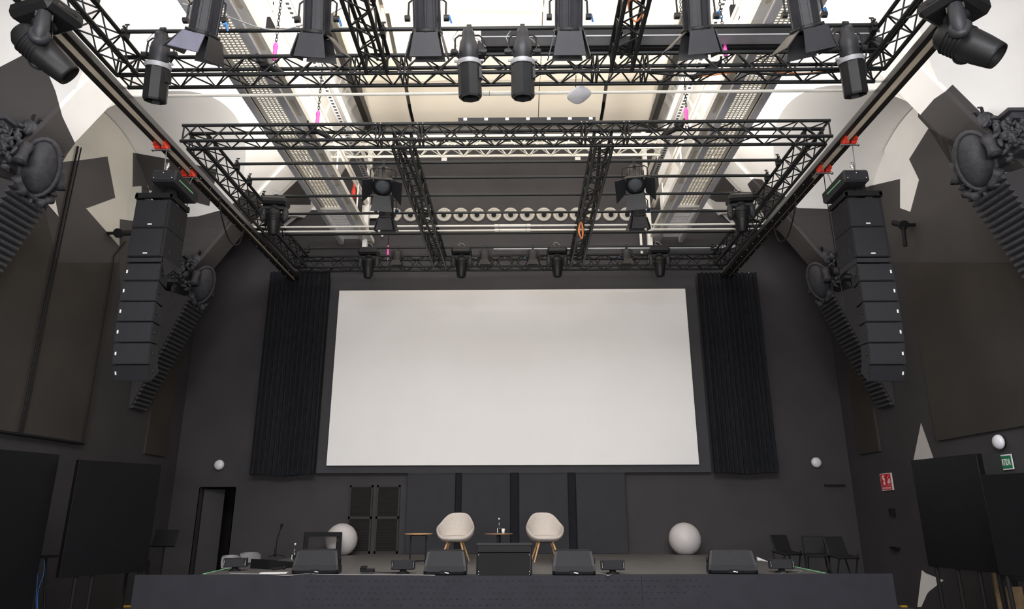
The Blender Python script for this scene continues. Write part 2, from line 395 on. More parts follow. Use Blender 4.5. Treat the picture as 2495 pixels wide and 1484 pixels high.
# ---------------------------------------------------------------- ornate wall brackets
def bracket(side, yc, where):
    sx = 1 if side == 'left' else -1; W = WL if side == 'left' else WR
    root = thing('wall_bracket', 'dark ornate shield bracket with fluted underside, %s' % where, 'wall bracket', (W, yc, 7.1), 0, 'ornate wall brackets')
    rnd = random.Random(int(yc*10))
    # local: x out from the wall (times sx), y along wall, z up
    def P(x, y, z): return V((sx*x, y, z))
    m = MB() # entablature block out of the wall
    m.box(P(.35, 0, .20), (.75, .95, .42)); m.box(P(.40, 0, .46), (.90, 1.12, .10)); m.box(P(.42, 0, .54), (.98, 1.2, .05))
    m.box(P(.38, 0, -.05), (.82, 1.02, .07)); m.build('entablature', 'corbel', root)
    m = MB() # cartouche: a bulging oval with a raised rim, leaning down into the room
    Rr = (Rz(-sx*math.radians(48)) @ Ry(sx*math.radians(34))).to_3x3()
    c = P(1.12, 0, .02)
    m.ell(c, (.20, .24, .45), 24, Rr); m.build('shield', 'corbel', root)
    m = MB(); pts = []
    for i in range(25):
        a = 2*PI*i/24; pts.append(c+Rr @ V((sx*.05, .25*math.cos(a), .46*math.sin(a))))
    m.tube(pts, .038, 8); m.build('shield_rim', 'corbel', root)
    m = MB() # scrolls round the shield
    def scroll(c0, ax, r, L): 
        m.lathe([(0, -L/2), (r*.55, -L/2), (r*.6, -L/2+.02), (r, -L/2), (r*.8, -L*.2), (r*.75, 0), (r*.8, L*.2), (r, L/2), (r*.6, L/2-.02), (0, L/2)], c0, ax, 14)
    scroll(P(1.02, 0, .56), (0, 1, .0), .12, .62)
    scroll(P(1.15, -.42, .02), (0, .25, 1), .10, .34); scroll(P(1.15, .42, .02), (0, -.25, 1), .10, .34)
    scroll(P(1.10, -.28, -.44), (0, -.8, .55), .07, .3); scroll(P(1.10, .28, -.44), (0, .8, .55), .07, .3)
    m.build('scroll', 'corbel', root)
    m = MB() # carved leaves and fruit around
    for i in range(110):
        a = rnd.uniform(0, 2*PI); rr = rnd.uniform(.98, 1.2)
        p = P(1.0+rnd.uniform(-.1, .1), .46*rr*math.cos(a), .05+.56*rr*math.sin(a))
        if math.sin(a) < -.6 and rnd.random() < .6: continue
        R = (Rz(rnd.uniform(0, 6)) @ Rx(rnd.uniform(0, 6))).to_3x3()
        m.ell(p, (.03+rnd.random()*.04, .018+rnd.random()*.02, .05+rnd.random()*.05), 8, R)
    for i in range(150):
        s = rnd.choice((-1, 1)); p = P(rnd.uniform(.1, .95), s*(.48+rnd.random()*.06), rnd.uniform(.0, .40))
        R = (Rz(rnd.uniform(0, 6)) @ Rx(rnd.uniform(0, 6))).to_3x3()
        m.ell(p, (.03+rnd.random()*.03, .02+rnd.random()*.02, .03+rnd.random()*.035), 8, R)
    for s in (-1, 1):
        for k in range(4):
            cc = P(.25+k*.2, s*.52, .18+.05*math.sin(k*2)); pts = [cc+V((sx*.08*(1-t/14)*math.cos(t*.9), s*.02, .08*(1-t/14)*math.sin(t*.9))) for t in range(13)]
            m.tube(pts, .016, 6)
    for i in range(7): m.tube([P(1.0, (i-3)*.07, .62), P(1.08+rnd.random()*.06, (i-3)*.11, .72+rnd.random()*.06), P(1.2, (i-3)*.13, .70)], .03, 6, r2=.012)
    m.build('carved_foliage', 'corbel', root)
    m = MB() # fluted underside running back down to the wall
    A0 = P(1.05, 0, -.42); A1 = P(.04, 0, -2.95); n = 27; d = (A1-A0)/n; nn = V((d.z, 0, -d.x)).normalized()*(1 if sx > 0 else -1)
    nn = V((sx*abs(nn.x), 0, -abs(nn.z)))
    for i in range(n):
        w = .40-.12*i/n; a = A0+d*i; b = A0+d*(i+.82)
        rows = []
        for t in range(7):
            an = PI*t/6; q = a+(b-a)*(t/6); q = q+nn*(.06*max(0, math.sin(an))**.45); rows.append([q+V((0, -w, 0)), q+V((0, w, 0))])
        m.sheet(rows, smooth=True)
        for k in (0, 1): m.add([rows[t][k] for t in range(7)], [tuple(range(7))])
    m.build('flute', 'corbel', root)
    m = MB(); q = -nn*.02
    m.prism([(0, 0), (1.0, 0), (1.0, .05), (0, .05)], (0, 0, 0), (0, 0, 0.001), (0, 0.001, 0), .001) if False else None
    # solid core behind the flutes
    a0, a1 = A0+q, A1+q
    for s in (-1, 1): pass
    vs = [a0+V((0, -.38, 0)), a0+V((0, .38, 0)), a1+V((0, .27, 0)), a1+V((0, -.27, 0)), P(0, -.38, -.1), P(0, .38, -.1), P(0, .27, -2.95), P(0, -.27, -2.95)]
    m.add(vs, [(0, 1, 2, 3), (4, 5, 6, 7), (0, 1, 5, 4), (1, 2, 6, 5), (2, 3, 7, 6), (3, 0, 4, 7)]); m.build('bracket_core', 'wall_dark', root)
bracket('left', 9.6, 'on the left wall nearest the camera'); bracket('left', 15.35, 'on the left wall behind the hanging loudspeakers')
bracket('right', 9.6, 'on the right wall nearest the camera'); bracket('right', 15.35, 'on the right wall behind the hanging loudspeakers')

# conduits on the left wall
def wallpipe(name, label, pts, r, mt='black', cat='conduit', X=WL+.09):
    m = MB(); P = [bp(x, y, X=X) for x, y in pts]; m.tube(P, r, 8); return tag(m.build(name, mt, loc=P[0]), label, cat)
wallpipe('conduit_pipe', 'thin dark vertical conduit on left wall, the nearer of a close pair', [(190, 357), (150, 545), (110, 735), (62, 985), (45, 1062)], .018)
wallpipe('conduit_pipe', 'thin dark vertical conduit on left wall, the farther of a close pair', [(198, 360), (158, 545), (118, 735), (70, 985), (52, 1062)], .012)
wallpipe('wall_cable', 'thin black cable running down left wall beside the hanging loudspeakers', [(306, 588), (277, 625), (276, 645), (240, 860), (205, 1060), (202, 1085)], .012, cat='cable')
wallpipe('panel_edge_rail', 'dark rail along the foot of the brown panel on left wall', [(-60, 1042), (0, 1052), (100, 1066), (200, 1081)], .03, cat='rail')
# small pipe stub lamps high on side walls
for X, a, b, sd in ((WL+.3, (330, 567), (290, 568), 'left'), (WR-.3, (2178, 543), (2200, 548), 'right')):
    m = MB(); p, q = bp(*a, X=X), bp(*b, X=X); m.tube([p, q], .06, 12); m.tube([q, q+(q-p).normalized()*.05], .10, 12)
    if sd == 'right': m.tube([q, q+V((0, .05, -.45))], .04, 8)
    wz = WL if sd == 'left' else WR; m.tube([q, V((wz, q.y, q.z))], .035, 8)
    tag(m.build('wall_speaker_arm', 'black', loc=q), 'short dark tubular arm on the %s wall near the hanging loudspeakers' % sd, 'bracket')
# ================================================================ RIGGING
def truss(parent, a, b, sy=.29, sz=.29, mt='truss', pitch=.5, rc=.029, rl=.012, name='truss_section', lvl=True, ends=True):
    "box truss from a to b (centre line of the section's underside)"
    a = V(a); b = V(b); d = (b-a); L = d.length; d.normalize(); side = V((-d.y, d.x, 0)).normalized()*sy/2; up = V((0, 0, sz))
    off = [-side, side, side+up, -side+up]
    host = parent
    if lvl:
        e = MB(); e.tube([a+off[0], b+off[0]], rc, 10); host = e.build(name, mt, parent); rng = (1, 2, 3)
    else: rng = (0, 1, 2, 3)
    for k in rng:
        m = MB(); m.tube([a+off[k], b+off[k]], rc, 10); m.build('chord', mt, host)
    n = max(2, round(L/(pitch/2)))
    m = MB()
    for f in range(4):
        p, q = off[f], off[(f+1) % 4]
        for i in range(n):
            t0, t1 = L*i/n, L*(i+1)/n; s0, s1 = (p, q) if (i+f) % 2 == 0 else (q, p)
            m.tube([a+d*t0+s0, a+d*t1+s1], rl, 6, caps=False)
    if ends:
        for t in (.03, L-.03):
            for f in range(4): m.tube([a+d*t+off[f], a+d*t+off[(f+1) % 4]], rl*1.15, 6, caps=False)
    m.build('lacing', mt, host)
    return host
def couplers(parent, pts, mt='chrome'):
    for p in pts:
        p = V(p)
        for dx in (-.045, .045): m = MB(); m.ell(p+V((dx, -.028, -.010)), (.013, .013, .013), 8); m.build('coupling_pin', mt, parent)
ZT = 7.8
T1Y, T2Y = 8.375, 10.13
XL1, XR1 = -5.46, 4.95
IL, IR = -1.955, 1.45
t1 = thing('lighting_truss', 'large black box truss frame overhead, nearer of the two', 'truss', (XS, T1Y, ZT))
t1.location = (0, 0, 0)
truss(t1, (XL1-.15, T1Y, ZT), (IL-.35, T1Y, ZT)); truss(t1, (IL-.35, T1Y, ZT), (IL+.35, T1Y, ZT), pitch=.34)
truss(t1, (IL+.35, T1Y, ZT), (IR-.35, T1Y, ZT)); truss(t1, (IR-.35, T1Y, ZT), (IR+.35, T1Y, ZT), pitch=.34)
truss(t1, (IR+.35, T1Y, ZT), (XR1+.15, T1Y, ZT))
for x in (XL1, IL, IR, XR1): truss(t1, (x, T1Y-.15, ZT), (x, 4.6, ZT))
truss(t1, (XL1-.15, 4.45, ZT), (XR1+.15, 4.45, ZT))
couplers(t1, [(IL-.35, T1Y-.145, ZT), (IL+.35, T1Y-.145, ZT), (IR-.35, T1Y-.145, ZT), (IR+.35, T1Y-.145, ZT)])
t2 = thing('lighting_truss', 'large black box truss frame over the stage, farther of the two', 'truss', (0, 0, 0))
XL2, XR2 = -5.41, 5.0
truss(t2, (XL2-.15, T2Y, ZT), (IL-.35, T2Y, ZT), .25); truss(t2, (IL-.35, T2Y, ZT), (IL+.35, T2Y, ZT), .25, pitch=.34)
truss(t2, (IL+.35, T2Y, ZT), (IR-.35, T2Y, ZT), .25); truss(t2, (IR-.35, T2Y, ZT), (IR+.35, T2Y, ZT), .25, pitch=.34)
truss(t2, (IR+.35, T2Y, ZT), (XR2+.15, T2Y, ZT), .25)
for x in (XL2, IL, IR, XR2): truss(t2, (x, T2Y+.14, ZT), (x, 16.08, ZT))
truss(t2, (XL2-.15, 16.23, ZT), (XR2+.15, 16.23, ZT))
couplers(t2, [(x, T2Y-.125, ZT) for x in (IL-.35, IL+.35, IR-.35, IR+.35)]); couplers(t2, [(x, T2Y-.125, ZT+.29) for x in (IL-.35, IL+.35, IR-.35, IR+.35)])

def pipe(name, label, a, b, r=.028, mt='truss', cat='pipe', group=None, clamps=()):
    a, b = V(a), V(b); m = MB(); m.tube([a, b], r, 12); o = tag(m.build(name, mt, loc=a), label, cat, group)
    for t in clamps:
        c = MB(); p = a+(b-a)*t-a; c.box(p+V((0, 0, -.05)), (.07, .09, .12)); c.box(p+V((0, -.05, -.03)), (.05, .05, .05)); c.tube([p+V((0, -.07, .03)), p+V((0, .07, .03))], .02, 8); c.tube([p+V((0, 0, .02)), p+V((0, 0, .11))], .01, 6); c.box(p+V((0, 0, .11)), (.06, .012, .02))
        c.build('pipe_clamp', 'fix', o)
    return o
ZP = 8.1
pipe('lighting_pipe', 'black lighting pipe clamped across the nearer truss frame', (-5.34, 7.7, ZP), (4.82, 7.7, ZP), clamps=(.01, .35, .66, .99))
pipe('lighting_pipe', 'black pipe carrying the big barn-door spotlights at the top of the photo', (-5.34, 7.02, ZP), (4.82, 7.02, ZP), clamps=(.01, .35, .66, .99))
names = ['nearest', 'second nearest', 'third nearest', 'fourth nearest']
for i, y in enumerate((11.34, 11.94, 12.70, 13.55)):
    pipe('lighting_pipe', 'long black pipe clamped across the farther truss frame, %s of its four' % names[i], (-5.22, y, ZP), (4.82, y, ZP), clamps=(.005, .335, .66, .995), group='black pipes across the farther truss')
pipe('lighting_pipe', 'black pipe right above the row of small spotlights over the screen', (-5.2, 15.55, ZP), (4.8, 15.55, ZP), clamps=(.01, .33, .66, .99))

def telepipe(label, y, z, x0=-5.95, x1=5.52):
    m = MB(); xc = -.12; m.tube([(x0, y, z), (x1, y, z)], .022, 12)
    m.tube([(xc-.30, y, z), (xc+.30, y, z)], .034, 12)
    o = m.build('cross_tube', 'pipe_white', loc=(xc, y, z)); tag(o, label, 'pipe', 'white tubes between the side beams')
    for s in (-1, 1):
        j = MB(); j.tube([(s*.30, 0, 0), (s*.40, 0, 0)], .036, 12); j.build('coupler', 'pipe_white', o)
        e = MB(); xx = (x0 if s < 0 else x1)-xc; e.ell((xx, 0, 0), (.06, .05, .05), 8); e.tube([(xx, 0, 0), (xx-s*-.02, 0, .12)], .012, 6); e.build('end_clamp', 'chrome', o)
        g = MB(); g.tube([(s*.298, 0, 0), (s*.304, 0, 0)], .0365, 12); g.build('joint_ring', 'black', o)
telepipe('white metal tube under the nearer truss, the lower of two in the photo', 9.03, 8.0)
telepipe('white metal tube just behind the nearer truss, mostly hidden by its lower chord', 8.80, 8.0)
telepipe('white metal tube below the round air nozzles, upper of a close pair', 14.03, 8.0)
telepipe('white metal tube below the round air nozzles, lower of a close pair', 14.29, 8.0)
pipe('lighting_pipe', 'dark tube lying just behind the lower white tube over the stage', (-5.3, 14.45, 8.0), (4.9, 14.45, 8.0), r=.03)

# side beams (runway rails)
for sd, xc in (('left', -5.955), ('right', 5.50)):
    s = 1 if sd == 'left' else -1
    r = thing('runway_beam', 'long black beam with cream web running above the %s side' % sd, 'beam', (xc, 3, 7.86))
    L = 17.4-3
    m = MB(); m.bb((-.14, 0, 0), (-.055, L, .10)); m.bb((.055, 0, 0), (.14, L, .10)); m.build('lower_flange', 'rail_black', r)
    m = MB(); m.bb((-.055, 0, .015), (.055, L, .03)); m.build('web', 'rail_cream', r)
    m = MB(); m.bb((-.055, 8.6, -.03), (.0, L, .01)); m.build('cable_tray', 'rail_black', r)
    m = MB()
    for i in range(16):
        for q in (-.10, .10): m.ell((q, 8+i*.42, -.01), (.012, .016, .012), 8)
    m.build('bolt', 'chrome', r)
    # red trolleys
    for k, y in enumerate((10.18, 11.17)):
        t = thing('beam_trolley', 'orange-red beam clamp on the %s beam, %s of its two' % (sd, ('nearer', 'farther')[k]), 'beam clamp', (xc, y, 7.80), 0, 'red beam clamps')
        m = MB()
        for q in (-1, 1): m.prism([(-.11, -.02), (.11, -.02), (.05, .16), (-.05, .16)], (q*.085-.012, 0, 0), (0, 1, 0), (0, 0, 1), .024); m.box((q*.06, 0, -.035), (.08, .10, .025))
        m.build('jaw', 'red', t)
        m = MB(); m.tube([(-.13, 0, -.06), (.13, 0, -.06)], .018, 10); m.tube([(-.15, 0, -.06), (-.12, 0, -.06)], .028, 6); m.tube([(.12, 0, -.06), (.15, 0, -.06)], .028, 6); m.build('screw_bar', 'chrome', t)

# chains with pink tags
def chain(label, p, z1, dx=0, tagz=.12):
    p = V(p); t = thing('hoist_chain', label, 'chain', p, 0, 'hoist chains'); m = MB(); n = int((z1-p.z)/.055)
    for i in range(n):
        z = i*.055; x = dx*i/n; r = []
        for k in range(9):
            a = 2*PI*k/8; q = (.017*math.cos(a), .038*math.sin(a)); r.append((x+(q[0] if i % 2 else 0), 0 if i % 2 else q[0], z+q[1]))
        m.tube(r, .006, 4, caps=False)
    m.build('chain_links', 'fix', t)
    m = MB(); m.lathe([(0, -.04), (.03, -.03), (.035, .04), (.028, .13), (.04, .2), (.02, .26), (0, .27)], (0, 0, tagz-.05), (0, 0, 1), 8); m.build('tag_sleeve', 'pink', t)
    m = MB(); m.tube([(0, 0, tagz-.1), (0, 0, -.02)], .012, 6); m.ell((0, 0, -.03), (.04, .03, .05), 8); m.build('hook', 'chrome', t)
def at(x, y, Y): return bp(x, y, Y=Y)
for lb, x, y, Y, dx in (('chain with pink sleeve rising from left half of the nearer truss', 668, 145, T1Y, 0), ('chain with pink sleeve rising from left half of the farther truss', 773, 300, T2Y, 0),
                    ('chain with pink sleeve rising from right half of the nearer truss', 1768, 135, T1Y, 0), ('chain with pink sleeve rising from right half of the farther truss', 1673, 293, T2Y, .12)):
    q = at(x, y, Y); chain(lb, (q.x, Y, ZT+.30), 12.4, dx)
q = at(940, 625, 16.0); chain('short chain with pink sleeve above left end of the back truss', (q.x, 16.23, ZT+.30), 9.4)
# slack hoist straps laid in the trusses
for x, y, Y, sd in ((628, 143, T1Y, 'left half of the nearer truss'), (752, 305, T2Y, 'left half of the farther truss'), (1755, 150, T1Y, 'right half of the nearer truss'), (1665, 300, T2Y, 'right half of the farther truss')):
    q = at(x, y, Y); g = 1 if x < 1200 else -1
    m = MB(); m.tube([q, q+V((g*.05, 0, -.06)), q+V((g*.28, .05, -.16)), q+V((g*.40, .05, -.24))], [.03, .045, .05, .03], 8); m.tube([q+V((0, 0, -.02)), q+V((-g*.02, 0, .08))], .02, 6)
    m.box(q+V((g*.1, 0, -.08)), (.1, .06, .12)); tag(m.build('safety_sling', 'fix', loc=q), 'black sling and shackle strapped over the %s' % sd, 'sling', 'slings on the trusses')

# ---------------------------------------------------------------- light fixtures
def clampgeo(m, z=0, w=.05):
    m.tube([(-w/2, 0, z), (w/2, 0, z)], .045, 10); m.box((0, 0, z-.06), (w, .05, .07)); m.tube([(0, .03, z-.02), (0, .09, z-.02)], .012, 6); m.box((0, .10, z-.02), (.05, .012, .018))
def yoke(m, w, drop, r=.012, top=-.10, th=.03):
    m.tube([(-w/2, 0, -drop), (-w/2, 0, top-.04), (-w/2+.04, 0, top), (w/2-.04, 0, top), (w/2, 0, top-.04), (w/2, 0, -drop)], r, 8)
    for s in (-1, 1): m.tube([(s*(w/2-.02), 0, -drop), (s*(w/2+.035), 0, -drop)], .035, 10)
def fresnel(p, label, tilt=0, yaw=0, roll=0, sc=1., open4=(55, 20, 35, 20), group=None, name='fresnel_spotlight', body='fix_grey', light_leaf=False):
    t = thing(name, label, 'stage light', p, yaw, group); t.scale = (sc,)*3
    drop = .34; m = MB(); clampgeo(m); yoke(m, .40, drop, .011); m.build('yoke', 'fix', t)
    Mt = T(0, 0, -drop) @ Ry(roll) @ Rx(tilt)
    m = MB(Mt) # eight-sided ribbed housing; light leaves along -z
    k = 8; prof = [(.05, .27), (.125, .25), (.14, .22), (.14, -.13), (.15, -.15)]
    prof = [(r, h if h < 0 else h*1.45) for r, h in prof]
    m.lathe(prof, (0, 0, 0), (0, 0, 1), 8, smooth=False)
    m.lathe([(0, .39), (.05, .39)], (0, 0, 0), (0, 0, 1), 8, smooth=False)
    for i in range(8):
        a = 2*PI*(i+.5)/8; c, s = math.cos(a), math.sin(a)
        for o in (-.035, .035): m.box((c*.133-s*o, s*.133+c*o, .09), (.018, .010, .42), Mx.Rotation(a, 3, 'Z'))
    m.build('lamp_housing', body, t)
    m = MB(Mt); m.lathe([(.11, -.12), (.165, -.13), (.165, -.17), (.12, -.175)], n=20)
    for i in range(4): a = PI/4+PI/2*i; m.box((.16*math.cos(a), .16*math.sin(a), -.15), (.03, .03, .05))
    m.build('front_ring', 'fix', t)
    m = MB(Mt); m.ell((0, 0, -.13), (.12, .12, .03), 18); m.build('lens', 'lens', t)
    m = MB(Mt); m.tube([(.205, 0, 0), (.245, .01, .02)], .016, 8); m.tube([(.235, .0, .03), (.26, .02, -.05)], .012, 6); m.build('lock_lever', 'blue', t)
    m = MB(Mt); m.tube([(0, .06, .38), (.02, .10, .43), (-.05, .12, .46), (-.12, .05, .48), (-.1, 0, .42)], .010, 6); m.build('power_lead', 'fix', t)
    for i in range(4):
        a = math.radians(open4[i]); ang = PI/2*i
        mm = MB(Mt @ Rz(ang)); w0, w1, L = .125, (.19 if i % 2 == 0 else .17), .25
        o = V((.155, 0, -.17)); d = V((math.sin(a), 0, -math.cos(a)))
        pts = [o+V((0, -w0, 0)), o+V((0, w0, 0)), o+d*L+V((0, w1, 0)), o+d*L+V((0, -w1, 0))]
        nrm = V((math.cos(a), 0, math.sin(a)))*.006
        mm.add([q-nrm for q in pts]+[q+nrm for q in pts], [(0, 1, 2, 3), (4, 5, 6, 7), (0, 1, 5, 4), (1, 2, 6, 5), (2, 3, 7, 6), (3, 0, 4, 7)])
        mm.build('barn_door', 'door_grey' if light_leaf and i == 3 else 'fix_grey', t)
    return t
def profile(p, label, tilt=0, yaw=0, roll=0, sc=1.):
    t = thing('profile_spotlight', label, 'stage light', p, yaw, 'long profile spotlights'); t.scale = (sc,)*3
    drop = .30; m = MB(); clampgeo(m); yoke(m, .30, drop, .010, -.09); m.build('yoke', 'fix', t)
    Mt = T(0, 0, -drop) @ Ry(roll) @ Rx(tilt)
    m = MB(Mt); m.lathe([(0, .24), (.06, .24), (.07, .20), (.07, .15), (.095, .10), (.105, .02), (.10, -.08), (.085, -.12)], n=16); m.box((0, .0, .20), (.10, .10, .07)); m.build('lamp_housing', 'fix_grey', t)
    m = MB(Mt); m.lathe([(.13, -.11), (.135, -.14), (.13, -.16)], n=16); m.tube([(-.16, 0, -.1), (.16, 0, -.1)], .014, 6); m.build('shutter_ring', 'steel_grey', t)
    m = MB(Mt); m.lathe([(.10, -.12), (.125, -.16), (.125, -.50), (.115, -.52), (.10, -.52), (.10, -.40), (0, -.39)], n=8, smooth=False)
    m.box((.11, 0, -.25), (.05, .09, .12)); m.build('lens_tube', 'fix', t)
    m = MB(); m.tube([(-.04, 0, .02), (-.12, .02, .0), (-.18, .02, -.10), (-.14, .04, -.2)], .005, 5); m.tube([(0, .05, -.05), (.10, .08, -.08), (.18, .05, -.2)], .005, 5); m.build('safety_cable', 'grey_cable', t)
    m = MB(Mt)
    for s in (-1, 1): m.tube([(s*.11, 0, 0), (s*.19, 0, 0)], .02, 8); m.box((s*.19, 0, 0), (.012, .05, .03))
    m.build('tilt_knob', 'fix', t)
    return t
def moving_head(p, label, tilt=0, yaw=0, pan=0, sc=1., group='moving head lights', drop=.0):
    t = thing('moving_head_light', label, 'stage light', p, yaw, group); t.scale = (sc,)*3
    m = MB(); clampgeo(m, 0, .05); m.tube([(-.1, 0, -drop-.06), (.1, 0, -drop-.06)], .02, 8); 
    if drop: m.tube([(0, 0, -.04), (0, 0, -drop-.06)], .02, 8)
    m.build('clamp', 'fix', t)
    z0 = -drop-.07
    m = MB(); m.cbox((0, 0, z0-.06), (.46, .34, .14), .04); m.build('base', 'fix', t)
    m = MB()
    for s in (-1, 1): m.tube([(s*.20, -.08, z0-.04), (s*.225, -.08, z0-.06), (s*.225, .08, z0-.06), (s*.20, .08, z0-.04)], .012, 6)
    m.build('carry_handle', 'fix_grey', t)
    m = MB(); m.box((0, -.155, z0-.06), (.30, .01, .08)); m.box((-.06, -.162, z0-.06), (.10, .006, .05)); m.build('control_panel', 'fix_grey', t)
    for k in range(3):
        q = MB(); q.box((.07+.04*k, -.163, z0-.06), (.02, .006, .03)); q.build('socket', 'chrome', t)
    Mp = T(0, 0, z0-.13) @ Rz(pan)
    m = MB(Mp); m.lathe([(0, 0), (.09, 0), (.09, -.03), (0, -.03)], n=16); m.box((0, 0, -.045), (.36, .12, .05)); m.build('yoke_crosspiece', 'fix_grey', t)
    for s in (-1, 1):
        m = MB(Mp); m.tube([(s*.175, 0, -.03), (s*.19, 0, -.10), (s*.19, 0, -.24), (s*.185, 0, -.27)], [.05, .055, .06, .05], 10); m.lathe([(0, 0), (.075, .0), (.08, .03), (.06, .055), (0, .06)], (s*.17, 0, -.24), (s, 0, 0), 16); m.build('yoke_arm', 'fix_grey', t)
    Mh = Mp @ T(0, 0, -.24) @ Rx(tilt)
    m = MB(Mh)
    m.lathe([(0, .20), (.07, .195), (.11, .15), (.125, .06), (.125, -.04), (.115, -.16), (.10, -.27), (.095, -.29), (.085, -.29), (.085, -.22), (0, -.215)], n=20)
    for i in range(5): m.lathe([(.11, .10-.03*i), (.131, .10-.03*i), (.131, .088-.03*i), (.11, .088-.03*i)], n=20)
    m.build('head', 'fix', t)
    m = MB(Mh); m.ell((0, 0, -.225), (.085, .085, .025), 16); m.build('lens', 'lens', t)
    m = MB(); m.tube([(-.03, 0, .03), (-.08, .02, .06), (-.05, .02, .12), (.03, .02, .10), (.08, 0, .02)], .005, 5); m.build('safety_cable', 'grey_cable', t)
    return t
order = ['leftmost', 'second from left', 'third from left', 'third from right', 'second from right', 'rightmost']
YN = 7.02
spec = [(500, 24, 16, .95, (8, 12, 35, 35)), (772, 28, 6, 1.0, (45, 8, 14, 10)), (1040, 28, 0, 1.0, (14, 8, 14, 10)), (1386, 28, 0, 1.0, (14, 8, 14, 10)), (1698, 28, -6, 1.0, (12, 8, 50, 10)), (1962, 24, -14, 1.0, (10, 8, 52, 10))]
for i, (x, tl, rl, sc, op) in enumerate(spec):
    c = at(x, 50, YN); q = c.x
    fresnel((q, YN, ZP), 'large black spotlight with barn doors on the near pipe, %s of six' % order[i], math.radians(tl), 0, math.radians(rl), 1.15, op, 'large barn-door spotlights on the near pipe', light_leaf=(i == 0))
for i, x in enumerate((360, 940, 1467, 2022)):
    c = at(x, 5, 6.8)
    t = thing('par_lamp', 'round black lamp can cut by the top of the photo, %s of four' % ('leftmost', 'second from left', 'second from right', 'rightmost')[i], 'stage light', (c.x, 6.6, ZP), 0, 'round lamp cans at the top edge')
    m = MB(); clampgeo(m); yoke(m, .34, .2); m.build('yoke', 'fix', t)
    m = MB(T(0, 0, -.14) @ Rx(math.radians(18))); m.lathe([(0, .2), (.08, .19), (.12, .1), (.145, 0), (.15, -.14), (.13, -.14), (.12, -.06), (0, -.05)], n=24); m.build('lamp_housing', 'fix', t)
for i, (x, tl, rl) in enumerate(((398, 14, 5), (1143, 12, -2), (1273, 12, 0), (2062, 14, -7))):
    c = at(x, 80, 7.7)
    profile((c.x, 7.7, ZP), 'slim black profile spotlight pointing down past the near truss, %s' % ('leftmost of four', 'left one of the middle pair', 'right one of the middle pair', 'rightmost of four')[i], math.radians(tl), 0, math.radians(rl), 1.22)
for i, (x, rz) in enumerate(((935, .2), (1545, -.2))):
    c = at(x, 400, 11.34)
    fresnel((c.x, 11.34, ZP), 'black spotlight facing the hall with open barn doors, %s of the dark upper wall' % ('left', 'right')[i], math.radians(-38), rz, 0, 1.15, (35, 55, 35, 20), 'spotlights facing the hall')
    c2 = at(x+8, 480, 12.7)
    fresnel((c2.x, 12.7, ZP), 'black spotlight with small white mark hanging below, %s of the dark upper wall' % ('left', 'right')[i], math.radians(15), 0, 0, 1.0, (15, 15, 15, 15), 'spotlights facing the hall')
for i, (x, yw) in enumerate(((672, .1), (1803, -.1))):
    c = at(x, 490, 12.7)
    moving_head((c.x, 12.7, ZP), 'black moving head light hanging %s' % ('beside the left catwalk', 'beside the right catwalk')[i], math.radians(18), yw, 0, 1.12)
for i, x in enumerate((900, 1125, 1357, 1605)):
    c = at(x, 610, 15.55)
    moving_head((c.x, 15.55, ZP), 'dark moving head light in the row above the screen, %s of four' % ('leftmost', 'second from left', 'second from right', 'rightmost')[i], math.radians(10), 0, 0, 1.05, 'moving heads above the screen')
def bell(p, label):
    t = thing('bell_spotlight', label, 'stage light', p, 0, 'short spotlights above the screen')
    m = MB(); clampgeo(m); yoke(m, .28, .25, .008, -.07); m.build('yoke', 'fix', t)
    m = MB(T(0, 0, -.24) @ Rx(.12)); m.lathe([(0, .17), (.06, .165), (.10, .13), (.115, .06), (.12, -.08), (.125, -.10)], n=18); m.build('lamp_housing', 'fix_grey', t)
    m = MB(T(0, 0, -.24) @ Rx(.12))
    for k in range(4):
        mm = Rz(PI/2*k); q = [mm @ V(v) for v in ((.12, -.09, -.10), (.12, .09, -.10), (.19, .15, -.24), (.19, -.15, -.24))]
        m.add([v for v in q]+[v*.985 for v in q], [(0, 1, 2, 3), (4, 5, 6, 7), (0, 1, 5, 4), (1, 2, 6, 5), (2, 3, 7, 6), (3, 0, 4, 7)])
    m.build('barn_door', 'fix_grey', t)
    m = MB(); m.tube([(-.16, 0, -.25), (-.2, 0, -.3)], .012, 6); m.build('lock_lever', 'blue', t)
for i, x in enumerate((968, 1181, 1298, 1527)):
    c = at(x, 610, 15.55); bell((c.x, 15.55, ZP), 'short bell-shaped spotlight in the row above the screen, %s of four' % ('leftmost', 'second from left', 'second from right', 'rightmost')[i])
# the two big moving heads close to the camera
YM = 6.75
for i, (x, y, yw, pan, tl, sc) in enumerate(((118, 22, math.radians(-18), math.radians(-38), math.radians(55), 1.45), (2320, 0, math.radians(30), math.radians(25), math.radians(-42), 1.5))):
    c = at(x, y, YM); zt = ZT-.02
    moving_head((c.x, YM, zt), 'big black moving head light in the top %s corner' % ('left', 'right')[i], tl, yw, pan, sc, 'big moving heads near the camera', drop=max(.02, (zt-c.z)/sc-.10))
